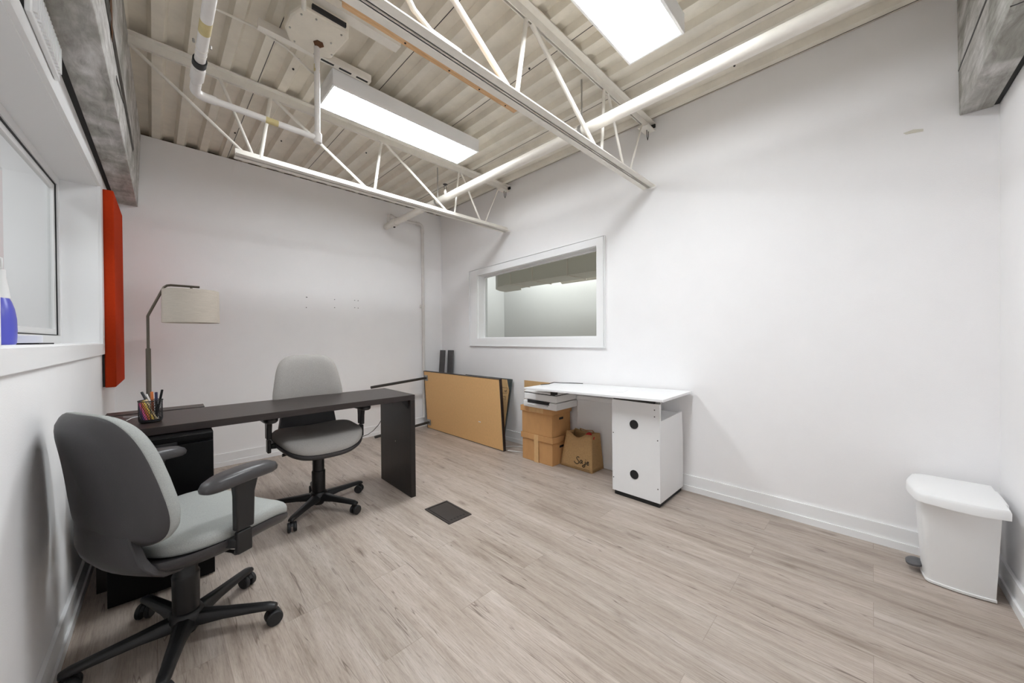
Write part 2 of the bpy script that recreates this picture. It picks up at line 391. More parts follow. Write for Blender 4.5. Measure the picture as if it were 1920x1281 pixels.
# ------------------------------------------------------------------ windows
def quad_frame(mb, T, x0, x1, inner, outer):
    """frame of 4 mitred bars between inner and outer (y, z) corners, from x0 to x1"""
    for i in range(4):
        j = (i + 1) % 4
        ring = [inner[i], inner[j], outer[j], outer[i]]
        mb.rings([[T @ Vector((x0, y, z)) for y, z in ring], [T @ Vector((x1, y, z)) for y, z in ring]])
    return mb
def inset(q, d):   # corner order: (+y,-z) (-y,-z) (-y,+z) (+y,+z)
    s_ = [(-1, 1), (1, 1), (1, -1), (-1, -1)]
    return [(y + a * d, z + b * d) for (y, z), (a, b) in zip(q, s_)]
w2 = thing('window_2', None, None, kind='structure')
quad_frame(MB(), I4, XR - 0.016, XR, RH, [(3.520, 1.050), (1.660, 1.050), (1.658, 2.020), (3.518, 1.962)]).build('casing', 'trim', w2, smooth=False)
quad_frame(MB(), I4, XR - 0.022, XR, [(3.532, 1.052), (1.650, 1.052), (1.648, 2.022), (3.530, 1.966)], [(3.536, 1.046), (1.645, 1.046), (1.643, 2.027), (3.534, 1.971)]).build('casing_edge', 'trim', w2, smooth=False)
quad_frame(MB(), I4, XR, XR + 0.14, inset(RH, 0.006), inset(RH, -0.001)).build('jamb_liner', 'trim', w2, smooth=False)
quad_frame(MB(), I4, XR + 0.09, XR + 0.115, inset(RH, 0.016), inset(RH, 0.006)).build('glazing_stop', 'trim', w2, smooth=False)
MB().rings([[Vector((x, y, z)) for y, z in inset(RH, 0.010)] for x in (XR + 0.100, XR + 0.106)]).build('glass_pane', 'glass', w2, smooth=False)

w1 = thing('window_1', None, None, kind='structure')
oc = [(3.435, 1.060), (1.380, 1.060), (1.380, 2.073), (3.435, 2.160)]
quad_frame(MB(), LT, 0.0, 0.014, LH, oc).build('casing', 'trim', w1, smooth=False)
quad_frame(MB(), LT, -0.20, 0.0, inset(LH, 0.006), inset(LH, -0.001)).build('jamb_liner', 'trim', w1, smooth=False)
quad_frame(MB(), LT, -0.185, -0.145, inset(LH, 0.05), inset(LH, 0.006)).build('frame', 'whiteplastic', w1, smooth=False, bevel=0.002)
quad_frame(MB(), LT, -0.175, -0.157, inset(LH, 0.085), inset(LH, 0.055)).build('sash', 'whiteplastic', w1, smooth=False, bevel=0.002)
quad_frame(MB(), LT, -0.170, -0.152, inset(LH, 0.056), inset(LH, 0.0495)).build('gasket', 'rubber', w1, smooth=False)
MB().rings([[LT @ Vector((x, y, z)) for y, z in inset(LH, 0.080)] for x in (-0.170, -0.164)]).build('glass_pane', 'glass', w1, smooth=False)

# ------------------------------------------------------------------ neighbouring rooms seen through the glass
struct(BX('wall_beyond_left', 'trim', (-2.62, -2.50, -0.75, 4.30, 0, 2.9)))
struct(BX('wall_left_room_end', 'wall', (-2.50, -0.45, 4.18, 4.30, 0, 2.9)))
struct(BX('wall_left_room_front', 'wall', (-2.50, -0.62, -0.75, -0.63, 0, 2.9)))
struct(BX('ceiling', 'wall', (-2.62, -0.66, -0.75, 4.30, 2.9, 2.96)))
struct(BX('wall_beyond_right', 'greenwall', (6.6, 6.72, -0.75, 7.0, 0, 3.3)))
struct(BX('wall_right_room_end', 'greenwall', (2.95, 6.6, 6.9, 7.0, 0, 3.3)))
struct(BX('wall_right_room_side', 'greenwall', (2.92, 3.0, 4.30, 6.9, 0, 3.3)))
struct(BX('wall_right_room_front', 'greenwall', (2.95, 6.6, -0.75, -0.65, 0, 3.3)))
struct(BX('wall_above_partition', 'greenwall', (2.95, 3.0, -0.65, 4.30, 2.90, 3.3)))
struct(BX('ceiling', 'deck', (2.95, 6.72, -0.75, 7.0, 3.3, 3.36)))
dt = thing('air_duct', 'grey rectangular air duct with seams beyond the right-hand window', 'duct', (5.2, 3.6, 2.2))
mb = MB()
BX('duct_run', 'duct', (-0.2, 0.35, -3.6, 1.45, 0.0, 0.62), dt, 0.004)
pts = [(-0.2, 1.45), (-0.12, 1.9), (0.1, 2.2), (0.35, 2.35), (0.6, 2.4), (0.6, 1.9), (0.42, 1.75), (0.35, 1.45)]
MB().prism([(x, y, 0.0) for x, y in pts], (0, 0, 0.62)).build('duct_elbow', 'duct', dt, smooth=False)
for yy in (-0.55, 0.05, 0.85, 1.42):
    mb = MB(); mb.box(-0.215, 0.365, yy, yy + 0.022, -0.015, 0.63); mb.build('duct_flange', 'steel', dt)
tag(MB().tube([(6.1, -0.6, 2.35), (6.1, 4.6, 2.35)], 0.09, 16).build('ceiling_pipe', 'steelw'), 'thick pale pipe beyond the right-hand window, under the air duct', 'pipe')
tr = thing('roof_joist', 'small piece of white roof joist at the upper right of the right-hand window', 'joist', (3.9, 2.45, 2.45))
BX('bottom_chord', 'steel', (-0.8, 2.4, -0.03, 0.03, 0.0, 0.04), tr); BX('top_chord', 'steel', (-0.8, 2.4, -0.03, 0.03, 0.45, 0.49), tr)
for i in range(6):
    MB().tube([(-0.7 + 0.5 * i, 0, 0.02), (-0.45 + 0.5 * i, 0, 0.47), (-0.2 + 0.5 * i, 0, 0.02)], 0.012, 8).build('web_rod', 'steel', tr)

# ------------------------------------------------------------------ beams
lb = thing('timber_beam', 'whitewashed grey timber beam running along the top of the left wall', 'beam')
lb.matrix_world = LT
MB().prism([(0.022, -0.85, 2.215), (0.140, -0.85, 2.215), (0.163, -0.85, 2.806), (0.022, -0.85, 2.806)], (0, 5.012, 0)).build('beam_timber', 'beam', lb, 0.004, smooth=False)
MB().prism([(0.1475, -0.85, 2.395), (0.1535, -0.85, 2.42), (0.1545, -0.85, 2.412), (0.1485, -0.85, 2.387)], (0, 4.3, 0)).build('crack', 'darkmetal', lb, smooth=False)
MB().prism([(0.1555, 2.02, 2.52), (0.1515, 2.12, 2.40), (0.149, 2.20, 2.365), (0.151, 2.20, 2.40), (0.1545, 2.13, 2.46), (0.157, 2.06, 2.56)], (0.0015, 0, 0)).build('brown_split', 'foam', lb, smooth=False)
MB().prism([(0.1465, 2.40, 2.335), (0.1465, 2.43, 2.325), (0.147, 2.75, 2.375), (0.147, 2.74, 2.38)], (0.0012, 0, 0)).build('crack', 'darkmetal', lb, smooth=False)
BX('backing_gap', 'panelback', (0.0, 0.022, -0.85, 4.16, 2.222, 2.8), lb)
rb = thing('timber_beam', 'whitewashed grey timber beam ending at the top right corner of the room', 'beam'); rb.matrix_world = FT
MB().prism([(-0.35, -0.4195 + 0.018, 2.203), (-0.35, -0.300, 2.203), (-0.35, -0.292, 2.806), (-0.35, -0.4195 + 0.018, 2.806)], (3.148, 0, 0)).build('beam_timber', 'beamx', rb, 0.004, smooth=False)
BX('backing_gap', 'panelback', (-0.35, 2.798, -0.419, -0.4015, 2.21, 2.8), rb)
MB().prism([(2.79, -0.2975, 2.412), (2.79, -0.2955, 2.418), (1.2, -0.2945, 2.40), (1.2, -0.2965, 2.394)], (0, 0, 0.006)).build('board_gap', 'darkmetal', rb, smooth=False)
MB().box(1.985, 1.989, -0.41, -0.299, 2.2015, 2.204).build('butt_joint', 'darkmetal', rb, smooth=False)

# ------------------------------------------------------------------ roof joists
def joist(y, x0, x1, label, nodes, sym):
    t = thing('roof_joist', label, 'joist', (x1, y, 2.31), 0, 'open-web roof joists')
    def L(px): return px - x1
    # bottom chord: two angles back to back with a gap
    mb = MB()
    for s_ in (-1, 1):
        a, b = (0.0035, 0.051) if s_ > 0 else (-0.051, -0.0035)
        c, d = (0.005, 0.010) if s_ > 0 else (-0.010, -0.005)
        mb.box(L(x0), L(x1 - 0.02), a, b, 0, 0.006); mb.box(L(x0), L(x1 - 0.02), c, d, 0, 0.046)
    # batten plates closing the gap at panel points
    for n in nodes[1]: mb.box(L(n) - 0.06, L(n) + 0.06, -0.006, 0.006, 0.001, 0.045)
    mb.build('bottom_chord', 'steel', t, smooth=False)
    mb = MB()
    zt = ZC - 2.31 - 0.006
    for s_ in (-1, 1):
        a, b = (0.005, 0.046) if s_ > 0 else (-0.046, -0.005)
        c, d = (0.005, 0.010) if s_ > 0 else (-0.010, -0.005)
        mb.box(L(-0.19), L(x1), a, b, zt - 0.004, zt + 0.002); mb.box(L(-0.19), L(x1), c, d, zt - 0.050, zt)
    mb.box(L(x1 - 0.13), L(x1), -0.04, 0.04, zt - 0.056, zt - 0.046)
    mb.build('top_chord', 'steel', t, smooth=False)
    tz, bz = zt - 0.045, 0.03
    for (a, b, r) in sym:
        MB().tube([(L(a), 0, tz), (L(b), 0, bz)], r, 10).build('web_rod', 'steel', t)
    return t
JA = joist(1.24, -0.20, 2.80, 'open-web roof joist nearest the camera with a raw wood strip beside it', ([], [1.25, 2.03, 2.42]),
           [(0.62, 1.235, 0.014), (1.36, 1.285, 0.012), (1.40, 2.00, 0.013), (2.11, 2.075, 0.010), (2.16, 2.36, 0.009), (2.66, 2.46, 0.007), (0.56, 0.50, 0.012), (0.50, -0.10, 0.013)])
JB = joist(2.85, 0.380, 2.80, 'open-web roof joist farther from the camera, between the lit panels and back wall', ([], [0.50, 1.26, 2.04, 2.45]),
           [(-0.08, 0.43, 0.009), (0.31, 0.475, 0.009), (0.575, 0.515, 0.012), (0.60, 1.225, 0.011), (1.345, 1.285, 0.011), (1.38, 1.995, 0.011), (2.13, 2.075, 0.009), (2.16, 2.40, 0.009), (2.66, 2.46, 0.006)])
# joist seat clips on the wall
for (j, nm) in ((JA, 'a'), (JB, 'b')):
    mb = MB(); mb.tube([(-0.060, 0, 0.445), (-0.056, 0, 0.39), (-0.045, 0, 0.368), (-0.032, 0, 0.40), (-0.03, 0, 0.44)], 0.003, 6)
    mb.build('seat_clip', 'darkmetal', j)
    BX('bearing_pocket', 'rubber', (-0.012, -0.001, -0.045, 0.045, 0.465, 0.49), j)
ws = tag(MB().box(0.484, 1.344, 1.2925, 1.320, 2.312, 2.40).build('wood_strip', 'rawwood', smooth=False, bevel=0.001), 'raw pine board fixed along the near roof joist', 'board')
for x in (0.72, 0.93, 1.10, 1.27):
    MB().lathe([(0.004, 0), (0.004, 0.002)], (x, 1.306, 2.3105), 8).build('knot', 'ink', ws)
tag(MB().tube([(0.42, 1.235, 2.60), (0.58, 1.222, 2.50), (0.66, 1.222, 2.44), (0.72, 1.235, 2.395), (0.80, 1.248, 2.372), (0.95, 1.252, 2.372)], 0.011, 10).build('flexible_conduit', 'steelw'), 'white flexible conduit curving down onto the near roof joist', 'conduit')

# ------------------------------------------------------------------ light fixtures
def ceiling_light(x0, x1, y0, y1, label):
    t = thing('ceiling_light', label, 'ceiling light', ((x0 + x1) / 2, (y0 + y1) / 2, 2.66), 0, 'flat ceiling light panels')
    a, b = (x1 - x0) / 2, (y1 - y0) / 2
    mb = MB(); e = 0.012
    mb.box(-a, a, -b, -b + e, 0, 0.10); mb.box(-a, a, b - e, b, 0, 0.10); mb.box(-a, -a + e, -b + e, b - e, 0, 0.10); mb.box(a - e, a, -b + e, b - e, 0, 0.10)
    mb.box(-a + e, a - e, -b + e, b - e, 0.05, 0.10)
    mb.build('housing', 'whitelam', t, 0.0015, smooth=False)
    BX('diffuser', 'diffuser', (-a + e, a - e, -b + e, b - e, 0.006, 0.012), t, smooth=False)
    for sx in (-0.8, 0.8):
        MB().tube([(sx * a, 0, 0.10), (sx * a, 0, ZC - 2.66)], 0.006, 8).build('hanger_rod', 'metal', t)
    return t
ceiling_light(0.775, 1.900, 2.268, 2.560, 'lit white ceiling light panel between the two roof joists')
ceiling_light(0.700, 1.905, 0.664, 0.960, 'lit white ceiling light panel cut by the top edge of the photo')

# ------------------------------------------------------------------ pipes
mp_ = thing('sprinkler_pipe', 'long thick white sprinkler pipe running under the roof toward the back wall', 'pipe', (1.985, 4.0, 2.478))
MB().tube([(0, -4.25, 0), (0, -0.05, 0)], 0.034, 20).build('pipe_run', 'steelw', mp_)
MB().tube([(0, -0.16, 0), (0, -0.135, 0), (0, -0.06, 0), (0, -0.055, 0)], [0.040, 0.044, 0.044, 0.040], 20).build('coupling', 'steel', mp_)
MB().tube([(0, -0.06, 0), (0, 0.10, 0), (0, 0.11, 0)], [0.034, 0.034, 0.028], 20).build('end_cap', 'steel', mp_)
mb = MB(); mb.box(-0.008, 0.008, -0.115, -0.095, -0.054, -0.040); mb.build('coupling_bolt', 'darkmetal', mp_)
for yy in (1.33, 3.0):
    mb = MB(); T = Matrix.Translation((0, yy - 4.0, 0))
    ring = [(0.0375 * math.cos(a), yy - 4.0, 0.0375 * math.sin(a)) for a in [2 * PI * i / 20 for i in range(20)]]
    mb.rings([[Vector((p[0] * k, p[1] + d, p[2] * k)) for p in ring] for k, d in ((0.93, -0.012), (1.05, -0.012), (1.05, 0.012), (0.93, 0.012))], closed=True, cap=False)
    mb.tube([(0, yy - 4.0, 0.038), (0, yy - 4.0, ZC - 2.478 - 0.002)], 0.005, 8)
    mb.build('pipe_hanger', 'metal', mp_)
sp = MB().lathe([(0.014, 0), (0.014, 0.03), (0.009, 0.036), (0.009, 0.045)], (0, -1.13, 0.034)).build('sprinkler_head', 'steelw', mp_)
for q in (-1, 1): MB().tube([(q * 0.008, -1.13, 0.079), (q * 0.014, -1.13, 0.099), (q * 0.003, -1.13, 0.124)], 0.0025, 6).build('sprinkler_yoke', 'darkmetal', sp)
MB().lathe([(0.004, 0.122), (0.022, 0.126), (0.022, 0.129), (0.003, 0.130)], (0, -1.13, 0)).build('deflector', 'darkmetal', sp)

dp = thing('drain_pipe', 'thin cream drain pipe running from the thick pipe down the back corner', 'pipe', (2.49, 4.125, 0))
el = arc((2.445, 4.125, 2.570), 0.045, 90, 0, 6, 'xz')
path = [(1.985, 4.03, 2.51), (1.985, 4.03, 2.56), (1.995, 4.04, 2.60), (2.03, 4.07, 2.615), (2.10, 4.12, 2.615)] + el + [(2.49, 4.125, 0.12)]
MB().tube([(x - 2.49, y - 4.125, z) for x, y, z in path], 0.019, 14).build('pipe_run', 'pvc', dp)
for a, b in (((0.0, 0, 2.555), (0.0, 0, 2.510)), ((-0.045, 0, 2.615), (-0.09, 0, 2.615)), ((-0.505, -0.095, 2.52), (-0.505, -0.095, 2.56))): MB().tube([a, b], 0.024, 14).build('fitting', 'pvc', dp)
BX('pipe_clamp', 'pvc', (-0.03, 0.03, 0.005, 0.039, 1.55, 1.58), dp, 0.002)

wp = thing('waste_pipe', 'white plastic waste pipe coming from overhead at the upper left with a black clamp', 'pipe', (0.140, 2.055, 2.225))
MB().tube([(0, -2.30, 0.012), (0, -0.10, 0)], 0.0175, 20).build('large_pipe', 'pvc', wp)
MB().tube([(0, -0.165, 0), (0, -0.155, 0), (0, -0.085, 0), (0, -0.078, 0), (0, -0.04, 0)], [0.019, 0.023, 0.023, 0.018, 0.0175], 20).build('reducer', 'pvc', wp)
MB().tube([(0, -0.05, 0), (0, -0.045, 0)] + [(0.042 - 0.042 * math.cos(a), 0.005 + 0.042 * math.sin(a), 0) for a in [R(15 * i) for i in range(7)]] + [(0.075, 0.047, 0)], 0.0185, 20).build('elbow', 'pvc', wp)
MB().tube([(0, -0.222, 0), (0, -0.188, 0)], 0.0225, 20).build('clamp', 'rubber', wp)
MB().tube([(0.06, 0.047, 0), (0.485, 0.040, -0.008)], 0.0145, 16).build('branch_pipe', 'pvc', wp)
MB().tube([(0, -0.462, 0.0023), (0, -0.395, 0.002)], 0.0179, 20).build('yellow_label', 'stain', wp)
MB().tube([(0.262, 0.0437, -0.004), (0.315, 0.0428, -0.0052)], 0.0149, 16).build('yellow_label', 'stain', wp)
MB().lathe([(0.018, -0.024), (0.021, -0.02), (0.021, 0.022), (0.017, 0.028)], (0.495, 0.04, -0.008), 16).build('elbow', 'pvc', wp)
MB().tube([(0.495, 0.04, 0.01), (0.495, 0.035, 0.53)], 0.0140, 16).build('riser', 'pvc', wp)
MB().tube([(0.495, 0.0375, 0.340), (0.495, 0.0372, 0.380)], 0.0144, 16).build('yellow_label', 'stain', wp)
for yy in (-0.30, -0.265): MB().tube([(0, yy, 0.0015), (0, yy + 0.005, 0.0015)], 0.0187, 20).build('joint_ring', 'steel', wp)
for q in (-1, 1): MB().lathe([(0.004, 0), (0.004, 0.012)], (q * 0.024, -0.315, 0.0), 8).build('hanger_bolt', 'metal', wp)

# roof drain pan and unistruts
rd = thing('roof_drain_box', 'cream metal drain box under the roof at the top of the white riser', 'drain box', (0.62, 2.03, 2.70))
pts = [(-0.11, -0.15), (0.10, -0.15), (0.12, -0.10), (0.10, 0.10), (0.03, 0.14), (-0.10, 0.12), (-0.14, 0.04), (-0.14, -0.06)]
MB().prism([(x, y, 0.0) for x, y in pts], (0, 0, 0.10)).build('pan', 'deck', rd, 0.012, smooth=False)
BX('slot', 'rubber', (-0.07, 0.085, -0.165, -0.152, 0.01, 0.03), rd)
MB().lathe([(0.026, -0.003), (0.026, 0.002)], (0.015, 0.03, 0), 6).build('pipe_hole', 'foam', rd)
for x, y in [(-0.10, -0.10), (0.08, -0.11), (0.09, 0.06), (0.02, 0.12), (-0.08, 0.10), (-0.12, 0.02), (0.06, -0.02), (-0.04, -0.12)]: MB().lathe([(0.005, 0), (0.004, -0.004)], (x, y, 0), 8).build('rivet', 'metal', rd)
mb = MB(); mb.tube([(-0.10, -0.14, 0.0), (-0.13, -0.25, -0.03), (-0.22, -0.34, 0.02), (-0.24, -0.42, 0.09)], 0.010, 8); mb.build('hose', 'steelw', rd)
s1 = tag(MB().box(0.40, 0.985, 2.215, 2.255, 2.752, 2.792).build('strut_channel', 'steel', smooth=False), 'cream metal channel under the roof behind the white riser pipe', 'channel')
mb = MB()
for x in (0.70, 0.80, 0.90): mb.box(x, x + 0.07, 2.228, 2.242, 2.7505, 2.7525)
mb.build('slot', 'rubber', s1, smooth=False)
tag(MB().box(0.25, 0.985, 1.835, 1.895, 2.752, 2.795).build('strut_channel', 'steel', smooth=False), 'cream metal channel under the roof beside the near roof joist', 'channel')
tag(MB().tube([(0.21, 2.30, 2.785), (0.40, 2.295, 2.79), (0.55, 2.33, 2.785), (0.70, 2.43, 2.785), (0.76, 2.46, 2.79)], 0.0055, 8).build('electrical_cable', 'steel'), 'thin grey cable clipped under the roof from the waste pipe to the lit panel', 'cable')

# ------------------------------------------------------------------ left wall items
rp = thing('acoustic_panel', 'orange-red fabric acoustic panel hung on the left wall beside the window', 'wall panel'); rp.matrix_world = LT
BX('panel_backing', 'panelback', (0.001, 0.010, 3.452, 4.078, 0.85, 2.105), rp)
mb = MB(); mb.box(0.010, 0.060, 3.45, 4.08, 0.845, 2.110); mb.build('fabric_cover', 'red', rp, 0.007, 3)
vt = thing('wall_vent', 'white louvred vent high on the left wall above the window', 'vent'); vt.matrix_world = LT
BX('vent_frame', 'whiteplastic', (0.015, 0.028, 1.70, 2.085, 2.085, 2.205), vt, 0.003)
for i in range(16):
    y = 1.718 + i * 0.022
    BX('louvre', 'whiteplastic', (0.027, 0.036, y, y + 0.010, 2.10, 2.19), vt)
BX('vent_back', 'panelback', (0.0, 0.015, 1.705, 2.08, 2.09, 2.20), vt)

sb = thing('spray_bottle', 'blue spray bottle with a white trigger head on the left window sill', 'bottle', LT @ Vector((-0.122, 2.135, 1.1315)), R(100))
mb = MB(); rr = []
for z, a, b in [(0, .048, .034), (0.006, .052, .037), (0.05, .056, .039), (0.09, .055, .038), (0.125, .047, .034), (0.15, .034, .028), (0.165, .025, .022)]:
    rr.append([Vector((a * math.cos(t), b * math.sin(t), z)) for t in [2 * PI * i / 24 for i in range(24)]])
mb.rings(rr); mb.build('bottle_body', 'blue', sb)
BX('bottle_label', 'paper', (0.020, 0.030, -0.038, -0.036, 0.03, 0.10), sb)
MB().lathe([(0.026, 0.162), (0.022, 0.20), (0.017, 0.235), (0.017, 0.262)]).build('neck', 'whiteplastic', sb)
mb = MB(); mb.prism([(-0.03, -0.011, 0.26), (0.055, -0.011, 0.27), (0.060, -0.011, 0.292), (0.02, -0.011, 0.305), (-0.035, -0.011, 0.30)], (0, 0.022, 0)); mb.build('trigger_head', 'whiteplastic', sb, 0.004)
MB().tube([(0.035, 0, 0.27), (0.045, 0, 0.245), (0.062, 0, 0.222), (0.066, 0, 0.210)], [0.007, 0.006, 0.005, 0.003], 8).build('trigger', 'whiteplastic', sb)
nb = tag(MB().box(-0.030, 0.030, -0.060, 0.060, 0.006, 0.034).build('small_box', 'paper', None, 0.002), 'small flat white box on the left window sill behind the spray bottle', 'box')
nb.location = LT @ Vector((-0.080, 2.275, 1.1285)); nb.rotation_euler = (0, 0, R(8))
nb.location.z = 1.1312
rk = tag(MB().box(-0.03, 0.03, -0.055, 0.055, 0, 0.0055).build('remote_control', 'rubber', None, 0.0015), 'thin black object lying under the small white box on the window sill', 'remote')
rk.location = LT @ Vector((-0.070, 2.285, 1.1312)); rk.rotation_euler = (0, 0, R(-12))

# ------------------------------------------------------------------ dark desk
DA = R(-1.3)
dsk = thing('desk', 'long dark espresso wood desk near the left wall', 'desk', (1.335, 2.335, 0), DA)
MB().box(-1.545, 0.0, 0.0, 0.505, 0.70, 0.737).build('desktop', 'deskwood', dsk, 0.002, smooth=False)
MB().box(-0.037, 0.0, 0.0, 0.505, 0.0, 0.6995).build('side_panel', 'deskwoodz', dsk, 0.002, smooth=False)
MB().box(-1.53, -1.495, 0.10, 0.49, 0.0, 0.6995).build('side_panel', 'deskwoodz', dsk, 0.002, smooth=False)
MB().prism([(-0.037, 0.035, 0.6995), (-0.095, 0.035, 0.6995), (-0.037, 0.035, 0.635)], (0, 0.028, 0)).build('corner_bracket', 'rubber', dsk, smooth=False)
MB().lathe([(0.004, 0), (0.004, 0.001)], T=Matrix.Translation((-0.0375, 0.24, 0.36)) @ Matrix.Rotation(-PI / 2, 4, 'Y'), seg=8).build('cam_lock', 'metal', dsk)
cab = thing('drawer_pedestal', 'black drawer pedestal under the left end of the dark desk', 'cabinet', (0.205, 2.275, 0), R(-1.3))
BX('carcass', 'blackwood', (-0.355, 0.0, 0.018, 0.52, 0.0, 0.696), cab, 0.002)
BX('drawer', 'blackwood', (-0.353, -0.002, 0.0, 0.018, 0.012, 0.36), cab, 0.002)
BX('drawer', 'blackwood', (-0.353, -0.002, 0.0, 0.018, 0.366, 0.655), cab, 0.002)
BX('top_rail', 'blackwood', (-0.353, -0.002, 0.0, 0.018, 0.672, 0.694), cab, 0.002)
BX('grip_slot', 'rubber', (-0.353, -0.13, 0.004, 0.018, 0.656, 0.671), cab)
ext = thing('side_table', 'dark wooden table section pushed against the rear left edge of the desk', 'table', (-0.19, 2.90, 0), R(-1.3))
BX('table_top', 'deskwood', (0.0, 0.41, 0.0, 0.125, 0.705, 0.738), ext, 0.002)
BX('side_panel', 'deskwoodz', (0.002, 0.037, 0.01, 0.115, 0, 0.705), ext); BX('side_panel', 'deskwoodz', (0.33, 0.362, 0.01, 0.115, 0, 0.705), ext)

# pen cup and pens
CX, CY, CZ = -0.012, 2.545, 0.738
cup = thing('pen_cup', 'black wire mesh pen cup on the left end of the dark desk', 'pen cup', (CX, CY, CZ))
mb = MB(); seg = 26; rows = 13; r0 = 0.043
def cv(i, j): a = 2 * PI * (i + 0.5 * (j % 2)) / seg; return Vector((r0 * math.cos(a), r0 * math.sin(a), 0.014 + 0.092 * j / rows))
for j in range(rows):
    for i in range(seg):
        p = cv(i, j); q = cv(i if j % 2 == 0 else i, j + 1); q2 = cv(i - 1 if j % 2 == 0 else i + 1, j + 1)
        mb.tube([p, q], 0.00075, 4, cap=False); mb.tube([p, q2], 0.00075, 4, cap=False)
mb.build('wire_mesh', 'rubber', cup)
ringp = [[Vector(((r0 + dr) * math.cos(2 * PI * k / 32), (r0 + dr) * math.sin(2 * PI * k / 32), 0.106 + dz)) for k in range(32)] for dr, dz in ((-0.002, -0.002), (0.003, -0.002), (0.003, 0.002), (-0.002, 0.002))]
MB().rings(ringp, closed=True, cap=False).build('rim', 'rubber', cup)
MB().lathe([(0.036, 0), (0.042, 0.004), (0.0445, 0.016), (0.0415, 0.016), (0.041, 0.004)], seg=32).build('base', 'rubber', cup)
mb = MB()
for k in range(8):
    a = 2 * PI * k / 8; mb.tube([(r0 * math.cos(a), r0 * math.sin(a), 0.012), (r0 * math.cos(a), r0 * math.sin(a), 0.106)], 0.0011, 5)
mb.build('stay_wire', 'rubber', cup)
def pen(b, t, r, colm, label, name='pen', capm=None, tip=0.0):
    """b, t: foot and head relative to the cup; head end carries the cap"""
    b = Vector(b); t = Vector(t)
    o = thing(name, label, 'pen' if name != 'pencil' else 'pencil', (CX, CY, CZ), 0, 'pens and markers in the wire cup')
    d = t - b; k = b + d * (0.72 if capm else 1.0)
    MB().tube([b, b + d * 0.03, k], [r * 0.6, r, r], 10).build('barrel', colm, o)
    if capm: MB().tube([k, k + (t - k) * 0.97, t], [r * 1.12, r * 1.08, r * 0.6], 10).build('cap', capm, o)
    return o
u = Vector((0.706, -0.708, 0))     # to the right as the photo sees it
v = Vector((0.708, 0.706, 0))
def P(a, b, z): return tuple(u * a + v * b + Vector((0, 0, z)))
pen(P(-0.010, -0.030, 0.010), P(-0.036, -0.018, 0.074), 0.0046, 'pen_navy', 'short navy pen at the left inside the wire cup')
pen(P(0.004, -0.034, 0.010), P(-0.036, -0.019, 0.086), 0.0046, 'pen_purple', 'purple pen leaning left inside the wire cup')
pen(P(0.014, -0.032, 0.010), P(-0.034, -0.022, 0.096), 0.0048, 'pen_pink', 'pink pen leaning left inside the wire cup')
pen(P(0.023, -0.025, 0.010), P(-0.028, -0.018, 0.103), 0.0046, 'pen_orange', 'orange pen leaning left inside the wire cup')
pen(P(0.033, -0.018, 0.010), P(-0.022, -0.014, 0.106), 0.0046, 'pen_yellow', 'yellow pen leaning left inside the wire cup')
pen(P(0.026, 0.006, 0.008), P(-0.048, 0.004, 0.148), 0.0050, 'pen_cream', 'cream marker with a black end sticking out at the left of the cup', capm='pen_black')
pen(P(0.024, 0.016, 0.008), P(-0.032, 0.012, 0.135), 0.0040, 'pen_white', 'white pen leaning left in the wire cup behind the cream marker')
pen(P(0.008, 0.006, 0.008), P(-0.003, 0.010, 0.148), 0.0055, 'pen_brown', 'brown and orange marker standing upright in the wire cup', capm='pen_orange')
pen(P(0.020, 0.010, 0.008), P(0.019, 0.010, 0.146), 0.0055, 'pen_black', 'dark upright marker right of the orange one in the wire cup', capm='pen_navy')
pen(P(0.006, 0.020, 0.008), P(0.050, 0.010, 0.158), 0.0045, 'pen_black', 'black pen leaning right out of the wire cup', capm='pen_black')
wc = MB(); wc.tube([(-0.10, 2.66, 0.7395), (-0.085, 2.72, 0.7395), (-0.055, 2.76, 0.741), (-0.04, 2.80, 0.7395)], 0.0016, 6)
wc.tube([(-0.115, 2.80, 0.7395), (-0.07, 2.76, 0.7395), (-0.035, 2.70, 0.7395)], 0.0016, 6)
tag(wc.build('white_cable', 'paper'), 'thin white cable lying on the desk behind the pen cup', 'cable')

# ------------------------------------------------------------------ floor lamp
fl = thing('floor_lamp', 'bronze floor lamp with a beige drum shade behind the dark desk', 'floor lamp', (-0.022, 3.3, 0))
MB().lathe([(0.13, 0), (0.13, 0.012), (0.12, 0.020), (0.02, 0.024)], seg=36).build('base', 'bronze', fl)
MB().lathe([(0.0125, 0.02), (0.0125, 1.088), (0.009, 1.094)], seg=16).build('lower_pole', 'bronze', fl)
pth = [(0, 0, 1.08), (0, 0, 1.30), (0.004, 0, 1.312), (0.070, 0, 1.478), (0.078, 0, 1.495), (0.092, 0, 1.507), (0.11, 0, 1.511), (0.255, 0, 1.511)]
MB().tube(pth, 0.0075, 12).build('bent_arm', 'bronze', fl)
sh = MB(); n = 48; cx = 0.212
for a, b in ((0.149, 0.147),):
    rr = [[Vector((cx + r * math.cos(2 * PI * k / n), r * math.sin(2 * PI * k / n), z)) for k in range(n)] for r, z in ((0.150, 1.262), (0.148, 1.482), (0.1455, 1.482), (0.1475, 1.262))]
    sh.rings(rr, closed=True, cap=False)
sh.build('lamp_shade', 'linen', fl)
mb = MB(); mb.tube([(cx, 0, 1.505), (cx, 0, 1.42)], 0.007, 10)
for k in range(3):
    a = 2 * PI * k / 3; mb.tube([(cx, 0, 1.470), (cx + 0.146 * math.cos(a), 0.146 * math.sin(a), 1.475)], 0.002, 6)
mb.build('shade_fitter', 'bronze', fl)
MB().lathe([(0.015, 1.42), (0.03, 1.385), (0.03, 1.36), (0.018, 1.335), (0.0, 1.33)][:-1], (cx, 0, 0), 16).build('bulb', 'whiteplastic', fl)

